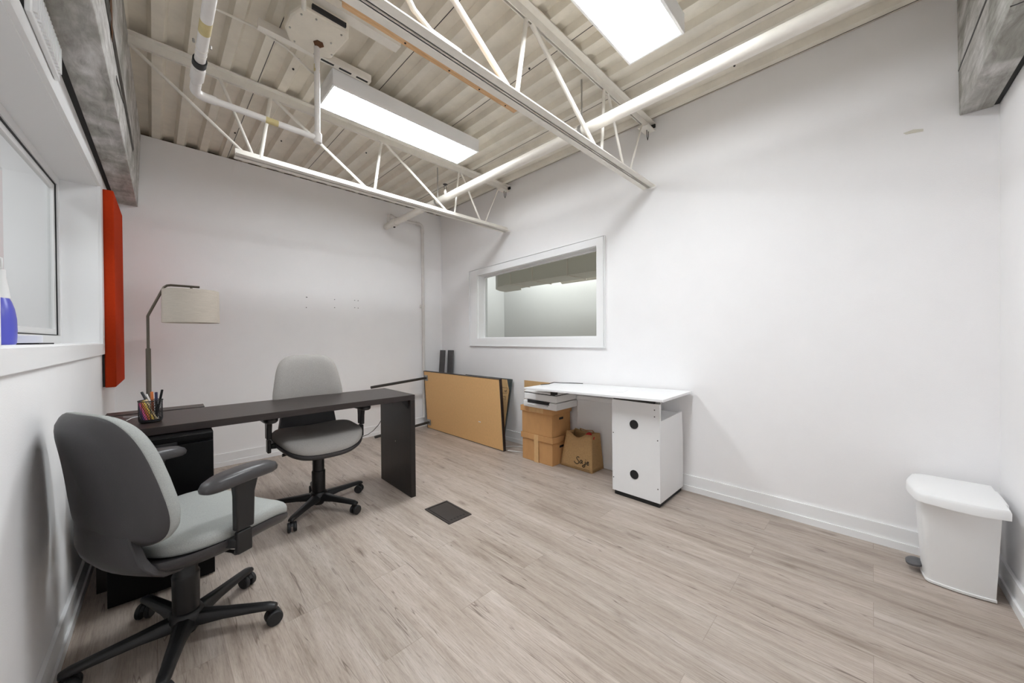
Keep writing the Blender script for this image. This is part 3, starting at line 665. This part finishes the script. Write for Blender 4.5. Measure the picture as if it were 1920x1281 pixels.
# ------------------------------------------------------------------ office chairs
def office_chair(loc, rz, seat_z, back_z, arm_z, fab, label, base_rot, hr=0.29, wb_=0.235, hb=0.212, thick=0.060, taper=0.17, seat_dy=0.045, base_dy=0.0):
    t = thing('office_chair', label, 'office chair', loc, rz, 'task chairs')
    ol = superell(0.252, 0.235, 3.5, 64, 0.03)
    def seatf(x, y, h):
        z = seat_z + h + 0.018 * (x / 0.24) ** 2 - 0.012 - 0.045 * max(0.0, (y - 0.06) / 0.17) ** 2.2
        z += 0.012 * max(0.0, (-y - 0.05) / 0.18)
        z -= 0.010 * math.exp(-((x / 0.15) ** 2 + ((y + 0.07) / 0.12) ** 2))
        return (x, y + seat_dy, z)
    prof = [(0.02, 0.0), (0.3, 0.0), (0.55, 0.0), (0.75, 0.0), (0.88, -0.003), (0.95, -0.009), (0.985, -0.018), (1.0, -0.030), (0.998, -0.046), (0.985, -0.054), (0.9, -0.056), (0.02, -0.056)]
    dome(MB(), ol, prof, seatf).build('seat_cushion', fab, t, angle=80)
    prof = [(0.05, -0.058), (0.98, -0.057), (1.004, -0.054), (1.008, -0.062), (1.0, -0.074), (0.94, -0.092), (0.80, -0.110), (0.6, -0.120), (0.05, -0.122)]
    def shellf(x, y, h):
        p = seatf(x, y, h)
        return (p[0], p[1] - (0.035 if y < 0 else 0.0) * min(1, -y / 0.2 if y < 0 else 0), p[2])
    dome(MB(), ol, prof, shellf).build('seat_shell', 'shell', t, angle=80)
    # backrest
    ob = superell(wb_, hb, 4.0, 72, taper)
    cz = back_z - hb
    def backf(sign):
        def f(x, z, h):
            yy = -0.262 + 0.75 * x * x - 0.14 * z + 0.012 * math.cos(z / hb * 1.6)
            return (x, yy + sign * h, cz + z)
        return f
    prof = [(a_, thick * b_) for a_, b_ in ((0.02, 1.0), (0.35, 0.99), (0.62, 0.96), (0.80, 0.88), (0.90, 0.74), (0.96, 0.52), (0.992, 0.28), (1.0, 0.06), (0.99, 0.0), (0.02, 0.0))]
    dome(MB(), ob, prof, backf(1)).build('backrest_cushion', fab, t, angle=80)
    prof = [(0.02, 0.044), (0.5, 0.042), (0.74, 0.036), (0.80, 0.033), (0.86, 0.028), (0.95, 0.013), (0.985, 0.004), (0.995, -0.004), (0.985, -0.006), (0.02, 0.002)]
    dome(MB(), ob, prof, backf(-1)).build('backrest_shell', 'shell', t, angle=80)
    # support between seat and back: a curved scoop rising from the seat shell into the back shell
    rr = []; bot = back_z - 2 * hb
    for z, y, hw in ((seat_z - 0.128, -0.060, 0.12), (seat_z - 0.120, -0.120, 0.165), (seat_z - 0.100, -0.185, 0.190), (seat_z - 0.075, -0.222, 0.200), (seat_z - 0.045, -0.243, 0.198), (min(seat_z - 0.02, bot + 0.01), -0.250, 0.190), (bot + 0.03, -0.250, 0.165), (bot + 0.07, -0.250, 0.16)):
        ring = []
        for k in range(9):
            x = hw * (-1 + k / 4); ring.append(Vector((x, y + 0.95 * x * x - 0.022, z)))
        for k in range(9):
            x = hw * (1 - k / 4) * 0.96; ring.append(Vector((x, y + 0.95 * x * x + 0.006, z + 0.004)))
        rr.append(ring)
    MB().rings(rr).build('back_support', 'shell', t, 0.004, 2)
    # armrests
    for s_ in (-1, 1):
        ax = 0.283 * s_
        ap = superell(0.046, 0.130, 2.6, 36)
        def armf(x, y, h): return (ax + x, y + 0.005, arm_z + h - 0.012 * (y / 0.12) ** 2 * (1 if y > 0 else 0.4) + 0.006 * (y / 0.12))
        prof = [(0.05, 0.0), (0.5, -0.001), (0.8, -0.005), (0.94, -0.013), (1.0, -0.026), (0.98, -0.038), (0.88, -0.046), (0.05, -0.048)]
        a_ = dome(MB(), ap, prof, armf).build('armrest', 'arm', t, angle=80)
        mb = MB(); rr = []
        for z, y0, y1, xw in ((arm_z - 0.042, -0.030, 0.068, 0.013), (arm_z - 0.055, -0.025, 0.058, 0.014), (arm_z - 0.10, -0.020, 0.046, 0.014), (seat_z - 0.015, -0.020, 0.042, 0.014)):
            rr.append([Vector((ax + xw * p, y, z)) for p, y in ((-1, y0), (1, y0), (1, y1), (-1, y1))])
        mb.rings(rr); mb.build('arm_post_sleeve', 'plastic', t, 0.006, 3)
        rr = [[Vector((ax + 0.010 * p, y, z)) for p, y in ((-1, -0.015), (1, -0.015), (1, 0.037), (-1, 0.037))] for z in (seat_z - 0.02, seat_z - 0.100)]
        mb = MB(); mb.rings(rr); mb.build('arm_post', 'plastic', t, 0.005, 3)
        rr = [[Vector((s_ * x, y, z)) for y, z in ((-0.03 * k, seat_z - 0.078), (0.035 * k, seat_z - 0.078), (0.035 * k, seat_z - 0.078 + h), (-0.03 * k, seat_z - 0.078 + h))] for x, k, h in ((0.282, 0.55, 0.030), (0.24, 1.0, 0.034), (0.12, 2.2, 0.022))]
        mb = MB(); mb.rings(rr); mb.build('arm_bracket', 'plastic', t, 0.004)
    # mechanism, column
    BX('tilt_mechanism', 'plastic', (-0.075, 0.075, -0.10, 0.10, seat_z - 0.150, seat_z - 0.112), t, 0.012)
    MB().tube([(0.07, 0.02, seat_z - 0.135), (0.19, 0.03, seat_z - 0.13), (0.215, 0.03, seat_z - 0.128)], [0.006, 0.006, 0.011], 8).build('height_lever', 'plastic', t)
    col = MB().lathe([(0.030, 0.03), (0.036, 0.05), (0.040, 0.10), (0.041, 0.24), (0.042, 0.25), (0.040, 0.255), (0.036, 0.26), (0.035, seat_z - 0.14)], seg=28).build('column', 'plastic', t); col.location = (0, -base_dy, 0)
    # base
    mb = MB()
    mb.lathe([(0.033, 0.035), (0.046, 0.05), (0.055, 0.065), (0.056, 0.095), (0.048, 0.112), (0.041, 0.118)], seg=30)
    for k in range(5):
        a = base_rot + 2 * PI * k / 5; T = Matrix.Rotation(a, 4, 'Z'); rr = []
        for x, w_, z0, z1 in ((0.02, 0.034, 0.060, 0.104), (0.07, 0.030, 0.062, 0.103), (0.13, 0.024, 0.066, 0.098), (hr - 0.06, 0.020, 0.066, 0.092), (hr - 0.01, 0.020, 0.066, 0.088), (hr + 0.018, 0.015, 0.063, 0.080)):
            ring = [Vector((x, -w_, z0)), Vector((x, w_, z0)), Vector((x, w_ * 0.95, (z0 + z1) / 2 + 0.004)), Vector((x, w_ * 0.5, z1)), Vector((x, -w_ * 0.5, z1)), Vector((x, -w_ * 0.95, (z0 + z1) / 2 + 0.004))]
            rr.append([T @ p for p in ring])
        mb.rings(rr)
    sb_ = mb.build('star_base', 'plastic', t, 0.005, 2); sb_.location = (0, -base_dy, 0)
    for k in range(5):
        a = base_rot + 2 * PI * k / 5; px, py = hr * math.cos(a), hr * math.sin(a)
        sw = Matrix.Translation((px, py, 0)) @ Matrix.Rotation(a + R(35 + 47 * k), 4, 'Z')
        mb = MB(); mb.lathe([(0.009, 0.045), (0.009, 0.072)], seg=12, T=sw)
        prs = [sw @ Vector((0.026 * math.cos(q) + 0.006, -0.006, 0.031 + 0.026 * math.sin(q))) for q in [R(20 + 140 * i / 8) for i in range(9)]]
        mb.rings([prs, [p + (sw.to_3x3() @ Vector((0, 0.012, 0))) for p in prs]])
        cst = mb.build('caster', 'plastic', t); cst.location = (0, -base_dy, 0)
        for sy in (-1, 1):
            T2 = sw @ Matrix.Translation((0.006, sy * 0.0155, 0.0285)) @ Matrix.Rotation(PI / 2, 4, 'X')
            MB().lathe([(0.010, -0.009), (0.025, -0.009), (0.0285, -0.005), (0.0285, 0.005), (0.025, 0.009), (0.010, 0.009)], seg=24, T=T2).build('wheel', 'rubber', cst)
    return t
office_chair((0.096, 1.865, 0), R(-65), 0.475, 0.916, 0.684, 'fabric1', 'grey fabric office chair with dark back shell beside the left wall, nearest the camera', R(-31.7 + 65), thick=0.066, hb=0.217, wb_=0.238, taper=0.19, seat_dy=0.050, base_dy=0.018)
office_chair((0.785, 2.655, 0), R(178.5), 0.540, 1.030, 0.688, 'fabric2', 'grey fabric office chair pulled up behind the dark desk, facing the camera', R(9 + 72 * 3 - 178.5), hr=0.298, wb_=0.212, hb=0.19, thick=0.050, taper=0.15, seat_dy=0.020)

# ------------------------------------------------------------------ tipped table and things behind it
tt = thing('folding_table', 'table tipped on its side against the right wall, fibreboard underside facing out', 'table', (2.478, 3.31, 0.002))
tt.rotation_euler = (0, R(-3.9), 0)
BX('table_board', 'mdf', (0.0, 0.024, -0.69, 0.71, 0.004, 0.725), tt, smooth=False)
mb = MB(); mb.box(-0.002, 0.028, -0.700, -0.690, 0, 0.730); mb.box(-0.002, 0.028, 0.71, 0.72, 0, 0.73); mb.box(-0.002, 0.028, -0.70, 0.72, 0.725, 0.732); mb.box(-0.002, 0.028, -0.70, 0.72, 0.0, 0.004)
mb.box(0.024, 0.028, -0.69, 0.71, 0.004, 0.725)
mb.build('dark_edge', 'deskwood', tt, smooth=False)
for z in (0.645, 0.078):
    l_ = MB().tube([(0.0, 0.665, z), (-0.71, 0.665, z)], 0.0155, 16).build('leg', 'darkmetal', tt)
    mb = MB(); mb.box(-0.006, 0, 0.63, 0.70, z - 0.035, z + 0.035); mb.build('leg_plate', 'metal', l_)
for (y, z) in ((0.02, 0.14), (0.0, 0.14)): BX('torn_sticker', 'paper', (-0.0012, 0, -0.36 + y, -0.345 + y, 0.24, 0.25), tt)

# flattened carton and framed board leaning behind it
def leaning(name, m, xb, xt, y0, y1, h, th, label, cat, bevel=0.0, chamf=0.0):
    a = math.atan2(xt - xb, h); t = thing(name, label, cat, (xb, y0, 0.001), 0); t.rotation_euler = (0, a, 0)
    L = h / math.cos(a)
    pts = [(0, 0, 0), (0, y1 - y0, 0), (0, y1 - y0, L), (0, chamf, L), (0, 0, L - chamf * 2.2)] if chamf else [(0, 0, 0), (0, y1 - y0, 0), (0, y1 - y0, L), (0, 0, L)]
    return t, L, MB().prism(pts, (th, 0, 0)).build('sheet', m, t, bevel, smooth=False)
ct, L, _ = leaning('flattened_carton', 'card2', 2.535, 2.660, 2.705, 3.55, 0.695, 0.008, 'flattened cardboard carton leaning behind the tipped table', 'cardboard', chamf=0.05)
mb = MB()
for (y0, y1, z0, z1) in ((0.02, 0.15, 0.56, 0.563), (0.02, 0.15, 0.618, 0.621), (0.02, 0.022, 0.56, 0.62), (0.03, 0.036, 0.575, 0.60), (0.042, 0.048, 0.572, 0.595), (0.052, 0.066, 0.582, 0.587), (0.03, 0.07, 0.525, 0.529), (0.03, 0.034, 0.49, 0.525), (0.05, 0.09, 0.50, 0.504)):
    mb.box(-0.0008, 0, y0, y1, z0, z1)
mb.build('printed_marks', 'ink', ct, smooth=False)
MB().box(-0.002, 0, 0.0, 0.20, 0.38, 0.384).build('fold_crease', 'card', ct, smooth=False)
fb, L, _ = leaning('framed_board', 'teal', 2.615, 2.762, 2.775, 3.60, 0.690, 0.016, 'dark teal framed board leaning on the right wall behind the flattened carton', 'board', 0.003)
for k, (xb, xt, y0, y1, h) in enumerate(((2.640, 2.715, 3.985, 4.085, 0.985), (2.700, 2.760, 3.865, 3.970, 0.985))):
    leaning('dark_board', 'greyboard', xb, xt, y0, y1, h, 0.022, ('narrow dark grey board standing in the back corner, left of its pair', 'narrow dark grey board standing near the back corner, right of its pair')[k], 'board', 0.002)[0]['group'] = 'dark boards in the corner'
ca = MB(); ca.tube([(2.52, 2.60, 0.006), (2.56, 2.50, 0.006), (2.60, 2.42, 0.006)], 0.0035, 6)
ca.tube([(2.58, 2.72, 0.006), (2.66, 2.66, 0.006), (2.72, 2.55, 0.006), (2.74, 2.40, 0.006)], 0.0035, 6)
tag(ca.build('floor_cable', 'whiteplastic'), 'white cables on the floor between the tipped table and the boxes', 'cable')
tag(MB().tube([(1.95, 4.13, 0.40), (1.90, 4.0, 0.33), (1.82, 3.90, 0.252), (1.775, 3.90, 0.183), (1.714, 3.90, 0.128), (1.654, 3.90, 0.098), (1.58, 3.90, 0.085), (1.45, 3.93, 0.05), (1.25, 4.0, 0.008), (1.1, 4.05, 0.006)], 0.0035, 6).build('power_cord', 'rubber'), 'black power cord drooping to the floor behind the dark desk', 'cord')

# ------------------------------------------------------------------ white desk group
wd = thing('white_desk', 'white desk with a cabinet end standing against the right wall', 'desk', (2.36, 0.93, 0))
rr = []
for (x0, x1, y, z) in ((-0.095, 0.418, 0.0, 0.742), (-0.070, 0.432, 1.228, 0.706)):
    rr.append([Vector((x0, y, z - 0.017)), Vector((x1, y, z - 0.017)), Vector((x1, y, z)), Vector((x0, y, z))])
MB().rings(rr).build('desktop', 'whitelam', wd, 0.002, smooth=False)
BX('end_panel', 'whitelam', (0.0, 0.018, 0.062, 0.412, 0.032, 0.690), wd, 0.0015)
MB().prism([(0.018, 0.062, 0.032), (0.405, 0.062, 0.032), (0.405, 0.062, 0.40), (0.390, 0.062, 0.588), (0.018, 0.062, 0.578)], (0, 0.018, 0)).build('side_panel', 'whitelam', wd, 0.0015, smooth=False)
MB().prism([(0.018, 0.394, 0.032), (0.405, 0.394, 0.032), (0.405, 0.394, 0.40), (0.390, 0.394, 0.588), (0.018, 0.394, 0.578)], (0, 0.018, 0)).build('side_panel', 'whitelam', wd, 0.0015, smooth=False)
BX('shelf', 'whitelam', (0.018, 0.388, 0.080, 0.394, 0.560, 0.577), wd)
BX('back_panel', 'whitelam', (0.388, 0.400, 0.080, 0.394, 0.032, 0.570), wd)
BX('plinth', 'rubber', (0.012, 0.40, 0.075, 0.400, 0.0, 0.032), wd)
BX('bracket', 'metal', (0.02, 0.035, 0.066, 0.14, 0.65, 0.715), wd); BX('bracket', 'darkmetal', (0.0, 0.03, 0.10, 0.40, 0.690, 0.716), wd)
BX('modesty_panel', 'whitelam', (0.405, 0.415, 0.412, 1.0, 0.0, 0.575), wd); BX('modesty_rail', 'trim', (0.380, 0.415, 0.412, 1.0, 0.576, 0.610), wd, 0.002)
BX('clamp', 'rubber', (0.0, 0.05, 0.945, 0.985, 0.655, 0.690), wd, 0.003)
for z in (0.531, 0.182):
    T = Matrix.Translation((0.0, 0.243, z)) @ Matrix.Rotation(-PI / 2, 4, 'Y')
    g = MB().lathe([(0.031, 0.0), (0.031, 0.003), (0.026, 0.003), (0.026, 0.001)], seg=28, T=T).build('grommet', 'rubber', wd)
for (y, z) in ((1.332, 0.447), (1.332, 0.124), (1.028, 0.650), (1.028, 0.605), (1.008, 0.449), (1.008, 0.126)):
    MB().lathe([(0.0042, 0.0), (0.0035, 0.001)], seg=10, T=Matrix.Translation((0.0, y - 0.93, z)) @ Matrix.Rotation(-PI / 2, 4, 'Y')).build('screw', 'darkmetal', wd)
ppr = tag(MB().box(-0.07, 0.07, -0.05, 0.05, 0, 0.0015).build('paper_sheet', 'paper', smooth=False), 'small sheet of paper lying on the white desk', 'paper')
ppr.location = (2.50, 1.36, 0.7305); ppr.rotation_euler = (R(-1.7), 0, R(12))

def archive_box(z, dx, label, taped):
    t = thing('cardboard_box', label, 'box', (2.470 + dx, 1.985, z), 0, 'stacked cardboard file boxes')
    BX('box_body', 'card', (0.011, 0.283, 0.011, 0.371, 0.0, 0.245), t, 0.002)
    mb = MB(); mb.box(0.0, 0.294, 0.0, 0.382, 0.200, 0.252); mb.build('lid', 'card', t, 0.002)
    BX('hand_hole', 'rubber', (0.115, 0.175, 0.0100, 0.0112, 0.145, 0.165), t)
    if taped: BX('tape', 'tape', (-0.001, 0.0005, 0.165, 0.215, 0.0, 0.2535), t); BX('tape_lower', 'tape', (0.0100, 0.0112, 0.165, 0.215, 0.0, 0.20), t)
    else: BX('tape', 'tape', (-0.001, 0.0005, 0.10, 0.27, 0.205, 0.253), t)
    return t
archive_box(0.0, 0.0, 'taped cardboard file box on the floor, bottom of the stack', True)
archive_box(0.2535, -0.004, 'cardboard file box on top of another, under the printer', False)
pr = thing('printer', 'white desktop printer on the cardboard boxes under the white desk', 'printer', (2.435, 1.915, 0.5065))
BX('printer_base', 'whiteplastic', (0.0, 0.32, 0.0, 0.385, 0.0, 0.062), pr, 0.010, segs=3)
BX('printer_upper', 'whiteplastic', (0.004, 0.32, 0.004, 0.381, 0.066, 0.128), pr, 0.010, segs=3)
BX('paper_slot', 'rubber', (-0.001, 0.04, 0.075, 0.33, 0.040, 0.068), pr)
BX('output_tray', 'whiteplastic', (-0.022, 0.03, 0.085, 0.32, 0.026, 0.034), pr, 0.002)
BX('scanner_lid', 'whiteplastic', (0.006, 0.318, 0.008, 0.377, 0.133, 0.148), pr, 0.004); BX('lid_gap', 'rubber', (0.008, 0.315, 0.010, 0.375, 0.127, 0.134), pr)
bs = tag(MB().box(2.771, 2.777, 2.16, 2.60, 0.001, 0.692).build('cardboard_sheet', 'card2', smooth=False), 'cardboard sheet standing against the right wall behind the file boxes', 'cardboard')
tag(MB().tube([(2.50, 2.14, 0.7115), (2.58, 2.11, 0.7125), (2.64, 2.10, 0.722), (2.70, 2.06, 0.715), (2.74, 1.98, 0.7165), (2.76, 1.86, 0.7200)], 0.0035, 6).build('black_cable', 'rubber'), 'black cable lying at the far left corner of the white desk', 'cable')

# jute bag
bg = thing('jute_bag', 'open tan jute shopping bag beside the cardboard boxes under the white desk', 'bag', (2.58, 1.655, 0.001))
mb = MB(); ny = 14; nz = 10
def bagp(side, s_, q):
    """side 0 front (-x) 1 right (-y) 2 back 3 left; s_ along, q height 0..1"""
    w0, d0 = 0.325, 0.180
    tw = 1 - 0.10 * q; inx = 0.018 * q
    y_lo, y_hi = 0.010 * q, w0 - 0.060 * q
    x_lo, x_hi = inx, d0 - 0.040 * q
    h = 0.312
    if side == 0:
        dip = 0.045 * math.sin(PI * min(1, max(0, (s_ - 0.15) / 0.85))) ** 2
        return (x_lo + 0.006 * math.sin(s_ * 7 + q * 3) * q, y_lo + (y_hi - y_lo) * s_, q * (h - dip))
    if side == 1: return (x_lo + (x_hi - x_lo) * s_, y_lo + 0.03 * math.sin(PI * s_) * q, q * h)
    if side == 2: return (x_hi, y_lo + (y_hi - y_lo) * s_, q * (h - 0.01 * math.sin(PI * s_)))
    return (x_lo + (x_hi - x_lo) * s_, y_hi - 0.025 * math.sin(PI * s_) * q, q * h)
for side in range(4):
    g = [[mb.bm.verts.new(bagp(side, i / ny, j / nz)) for i in range(ny + 1)] for j in range(nz + 1)]
    for j in range(nz):
        for i in range(ny): mb.bm.faces.new((g[j][i], g[j][i + 1], g[j + 1][i + 1], g[j + 1][i]))
mb.poly([(0, 0, 0), (0.18, 0, 0), (0.18, 0.325, 0), (0, 0.325, 0)])
bmesh.ops.remove_doubles(mb.bm, verts=mb.bm.verts, dist=1e-4)
mb.build('bag_body', 'jute', bg, solid=0.003, angle=50)
MB().tube([(0.135, 0.06, 0.30), (0.12, 0.07, 0.325), (0.10, 0.12, 0.322), (0.11, 0.19, 0.325), (0.135, 0.20, 0.30)], 0.005, 8).build('handle', 'jute', bg)
mb = MB()
for e in (0, 1):
    mb.tube([Vector(bagp(0, e, q / 6)) + Vector((-0.002, 0, 0)) for q in range(7)], 0.0025, 6)
mb.tube([Vector(bagp(0, i / 14, 1.0)) + Vector((-0.001, 0, 0)) for i in range(15)], 0.003, 6)
mb.build('seam_piping', 'jute', bg)
# hand-lettered name on the front, strokes as thin raised ink
def stroke(pts, r=0.0022):
    out = []
    for s_, t_ in pts:
        q = t_ / 0.312
        out.append(Vector((0.018 * q - 0.003, s_, t_)))
    return out
mb = MB()
X0 = 0.170; K = 0.0118   # letter unit
def lt(pts, ox): return [(X0 - (ox + x) * K, 0.050 + y * K) for x, y in pts]
def curve(pts, n=6):
    out = []
    P_ = [pts[0]] + list(pts) + [pts[-1]]
    for i in range(1, len(P_) - 2):
        p0, p1, p2, p3 = P_[i - 1:i + 3]
        for k in range(n):
            t = k / n
            out.append(tuple(0.5 * (2 * p1[d] + (p2[d] - p0[d]) * t + (2 * p0[d] - 5 * p1[d] + 4 * p2[d] - p3[d]) * t * t + (-p0[d] + 3 * p1[d] - 3 * p2[d] + p3[d]) * t ** 3) for d in (0, 1)))
    return out + [pts[-1]]
for pts, ox in (([(3.4, 4.6), (2.6, 5.1), (1.5, 4.5), (1.6, 3.3), (2.9, 2.2), (3.2, 0.9), (2.0, -0.1), (0.2, 0.2), (-0.8, 1.3)], 0),
                ([(2.0, 3.0), (1.0, 3.1), (0.2, 2.0), (0.4, 0.9), (1.4, 1.2), (2.1, 2.8), (2.0, 1.4), (2.6, 0.9)], 4.0),
                ([(1.3, 3.0), (1.2, 0.6), (0.6, -1.0), (-0.5, -1.3), (-1.0, -0.5), (0.2, 0.4), (1.8, 1.4)], 7.4),
                ([(0.0, 1.8), (1.3, 2.3), (1.2, 3.1), (0.3, 2.9), (-0.1, 1.8), (0.6, 0.9), (1.8, 1.4)], 10.0)):
    mb.tube(stroke([q for q in lt(curve(pts), ox)]), 0.0034, 6)
mb.tube(stroke(lt([(1.5, 4.0), (1.6, 4.3)], 7.4)), 0.0036, 6)
for i in range(11): mb.tube(stroke(lt([(i * 1.2, -2.6), (i * 1.2 + 0.7, -2.6)], -0.5)), 0.0014, 5)
mb.build('printed_lettering', 'ink', bg)
rc = MB(); dome(rc, superell(0.035, 0.05, 2.4, 20), [(0.1, 0.03), (0.5, 0.027), (0.85, 0.014), (1.0, 0.0), (0.8, -0.10), (0.1, -0.12)], lambda x, y, h: (x + 0.012 * math.sin(y * 60), y, h + 0.008 * math.sin(x * 90)))
rco = tag(rc.build('red_cloth', 'redcloth', angle=80), 'red cloth bundled inside the jute bag', 'cloth'); rco.location = (2.665, 1.735, 0.275)

# ------------------------------------------------------------------ step bin
bn = thing('pedal_bin', 'white plastic pedal bin in the right corner of the room', 'bin', (2.60, -0.26, 0))
def binring(x0, x1, y0, y1, z, bow, rnd, n=10):
    pts = []
    # corners, going round: bowed left face (x0) and front face (y1)
    def corner(cx, cy, a0): return [(cx + rnd * math.cos(R(a0 + 90 * i / 4)), cy + rnd * math.sin(R(a0 + 90 * i / 4))) for i in range(5)]
    c1 = corner(x1 - rnd, y1 - rnd, 0); c2 = corner(x0 + rnd, y1 - rnd, 90)
    c3 = [(x0, y0), (x0 + 0.002, y0)]; c4 = [(x1 - 0.002, y0), (x1, y0)]
    pts += c1
    pts += [(x1 - rnd + (x0 + rnd - x1 + rnd) * i / 8, y1 + bow * 0.8 * math.sin(PI * i / 8)) for i in range(1, 8)]
    pts += c2
    pts += [(x0 - bow * math.sin(PI * i / 8), y1 - rnd + (y0 - y1 + rnd) * i / 8) for i in range(1, 8)]
    pts += c3 + [(x0 + (x1 - x0) * i / 4, y0) for i in range(1, 4)] + c4
    pts += [(x1, y0 + (y1 - rnd - y0) * i / 4) for i in range(1, 4)]
    return [Vector((x - 2.60, y + 0.26, z)) for x, y in pts]
mb = MB()
mb.rings([binring(2.512, 2.705, -0.362, -0.175, 0.0, 0.010, 0.03), binring(2.502, 2.712, -0.368, -0.168, 0.004, 0.010, 0.03), binring(2.500, 2.712, -0.368, -0.168, 0.014, 0.010, 0.03), binring(2.505, 2.710, -0.366, -0.170, 0.016, 0.010, 0.03), binring(2.442, 2.735, -0.372, -0.150, 0.398, 0.012, 0.04)])
mb.build('bin_body', 'binplastic', bn)
mb = MB()
mb.rings([binring(2.412, 2.748, -0.385, -0.134, 0.392, 0.022, 0.05), binring(2.402, 2.752, -0.389, -0.130, 0.394, 0.022, 0.05), binring(2.400, 2.752, -0.389, -0.130, 0.424, 0.022, 0.05), binring(2.405, 2.746, -0.386, -0.136, 0.434, 0.020, 0.05), binring(2.45, 2.70, -0.35, -0.17, 0.438, 0.015, 0.04)])
mb.build('lid', 'binplastic', bn, angle=50)
BX('hinge_lug', 'binplastic', (-0.10, 0.09, -0.138, -0.126, 0.405, 0.428), bn, 0.004)
BX('bucket_handle_slot', 'greyplastic', (-0.035, -0.030, 0.109, 0.113, 0.30, 0.37), bn)
mb = MB(); dome(mb, superell(0.045, 0.030, 2.2, 24), [(0.1, 0.012), (0.8, 0.010), (1.0, 0.004), (0.95, -0.006), (0.1, -0.008)], lambda x, y, h: (x, y + 0.120, 0.040 + h - 0.15 * y)); mb.build('pedal', 'greyplastic', bn)
tag(MB().tube([(2.74, -0.392, 0.10), (2.75, -0.385, 0.145), (2.77, -0.392, 0.15), (2.785, -0.397, 0.12)], 0.004, 6).build('cable_end', 'darkmetal'), 'short dark cable end behind the white pedal bin', 'cable')

# ------------------------------------------------------------------ floor box
fb_ = thing('floor_box', 'dark bronze floor outlet box set in the middle of the floor', 'floor box', (1.358, 1.972, 0))
mb = MB(); a, b = 0.088, 0.140; e = 0.014
mb.box(-a, a, -b, -b + e, 0.0, 0.005); mb.box(-a, a, b - e, b, 0.0, 0.005); mb.box(-a, -a + e, -b + e, b - e, 0.0, 0.005); mb.box(a - e, a, -b + e, b - e, 0.0, 0.005)
mb.build('frame', 'register', fb_, 0.001, smooth=False)
BX('cover', 'register', (-a + e + 0.004, a - e - 0.001, -b + e + 0.001, b - e - 0.004, 0.0, 0.0042), fb_, 0.0008)
BX('gap', 'rubber', (-a + e, a - e, -b + e, b - e, 0.0, 0.0012), fb_)
for i in range(5): BX('slot', 'rubber', (-0.052 + i * 0.024, -0.040 + i * 0.024, -0.112, -0.100, 0.004, 0.0048), fb_)
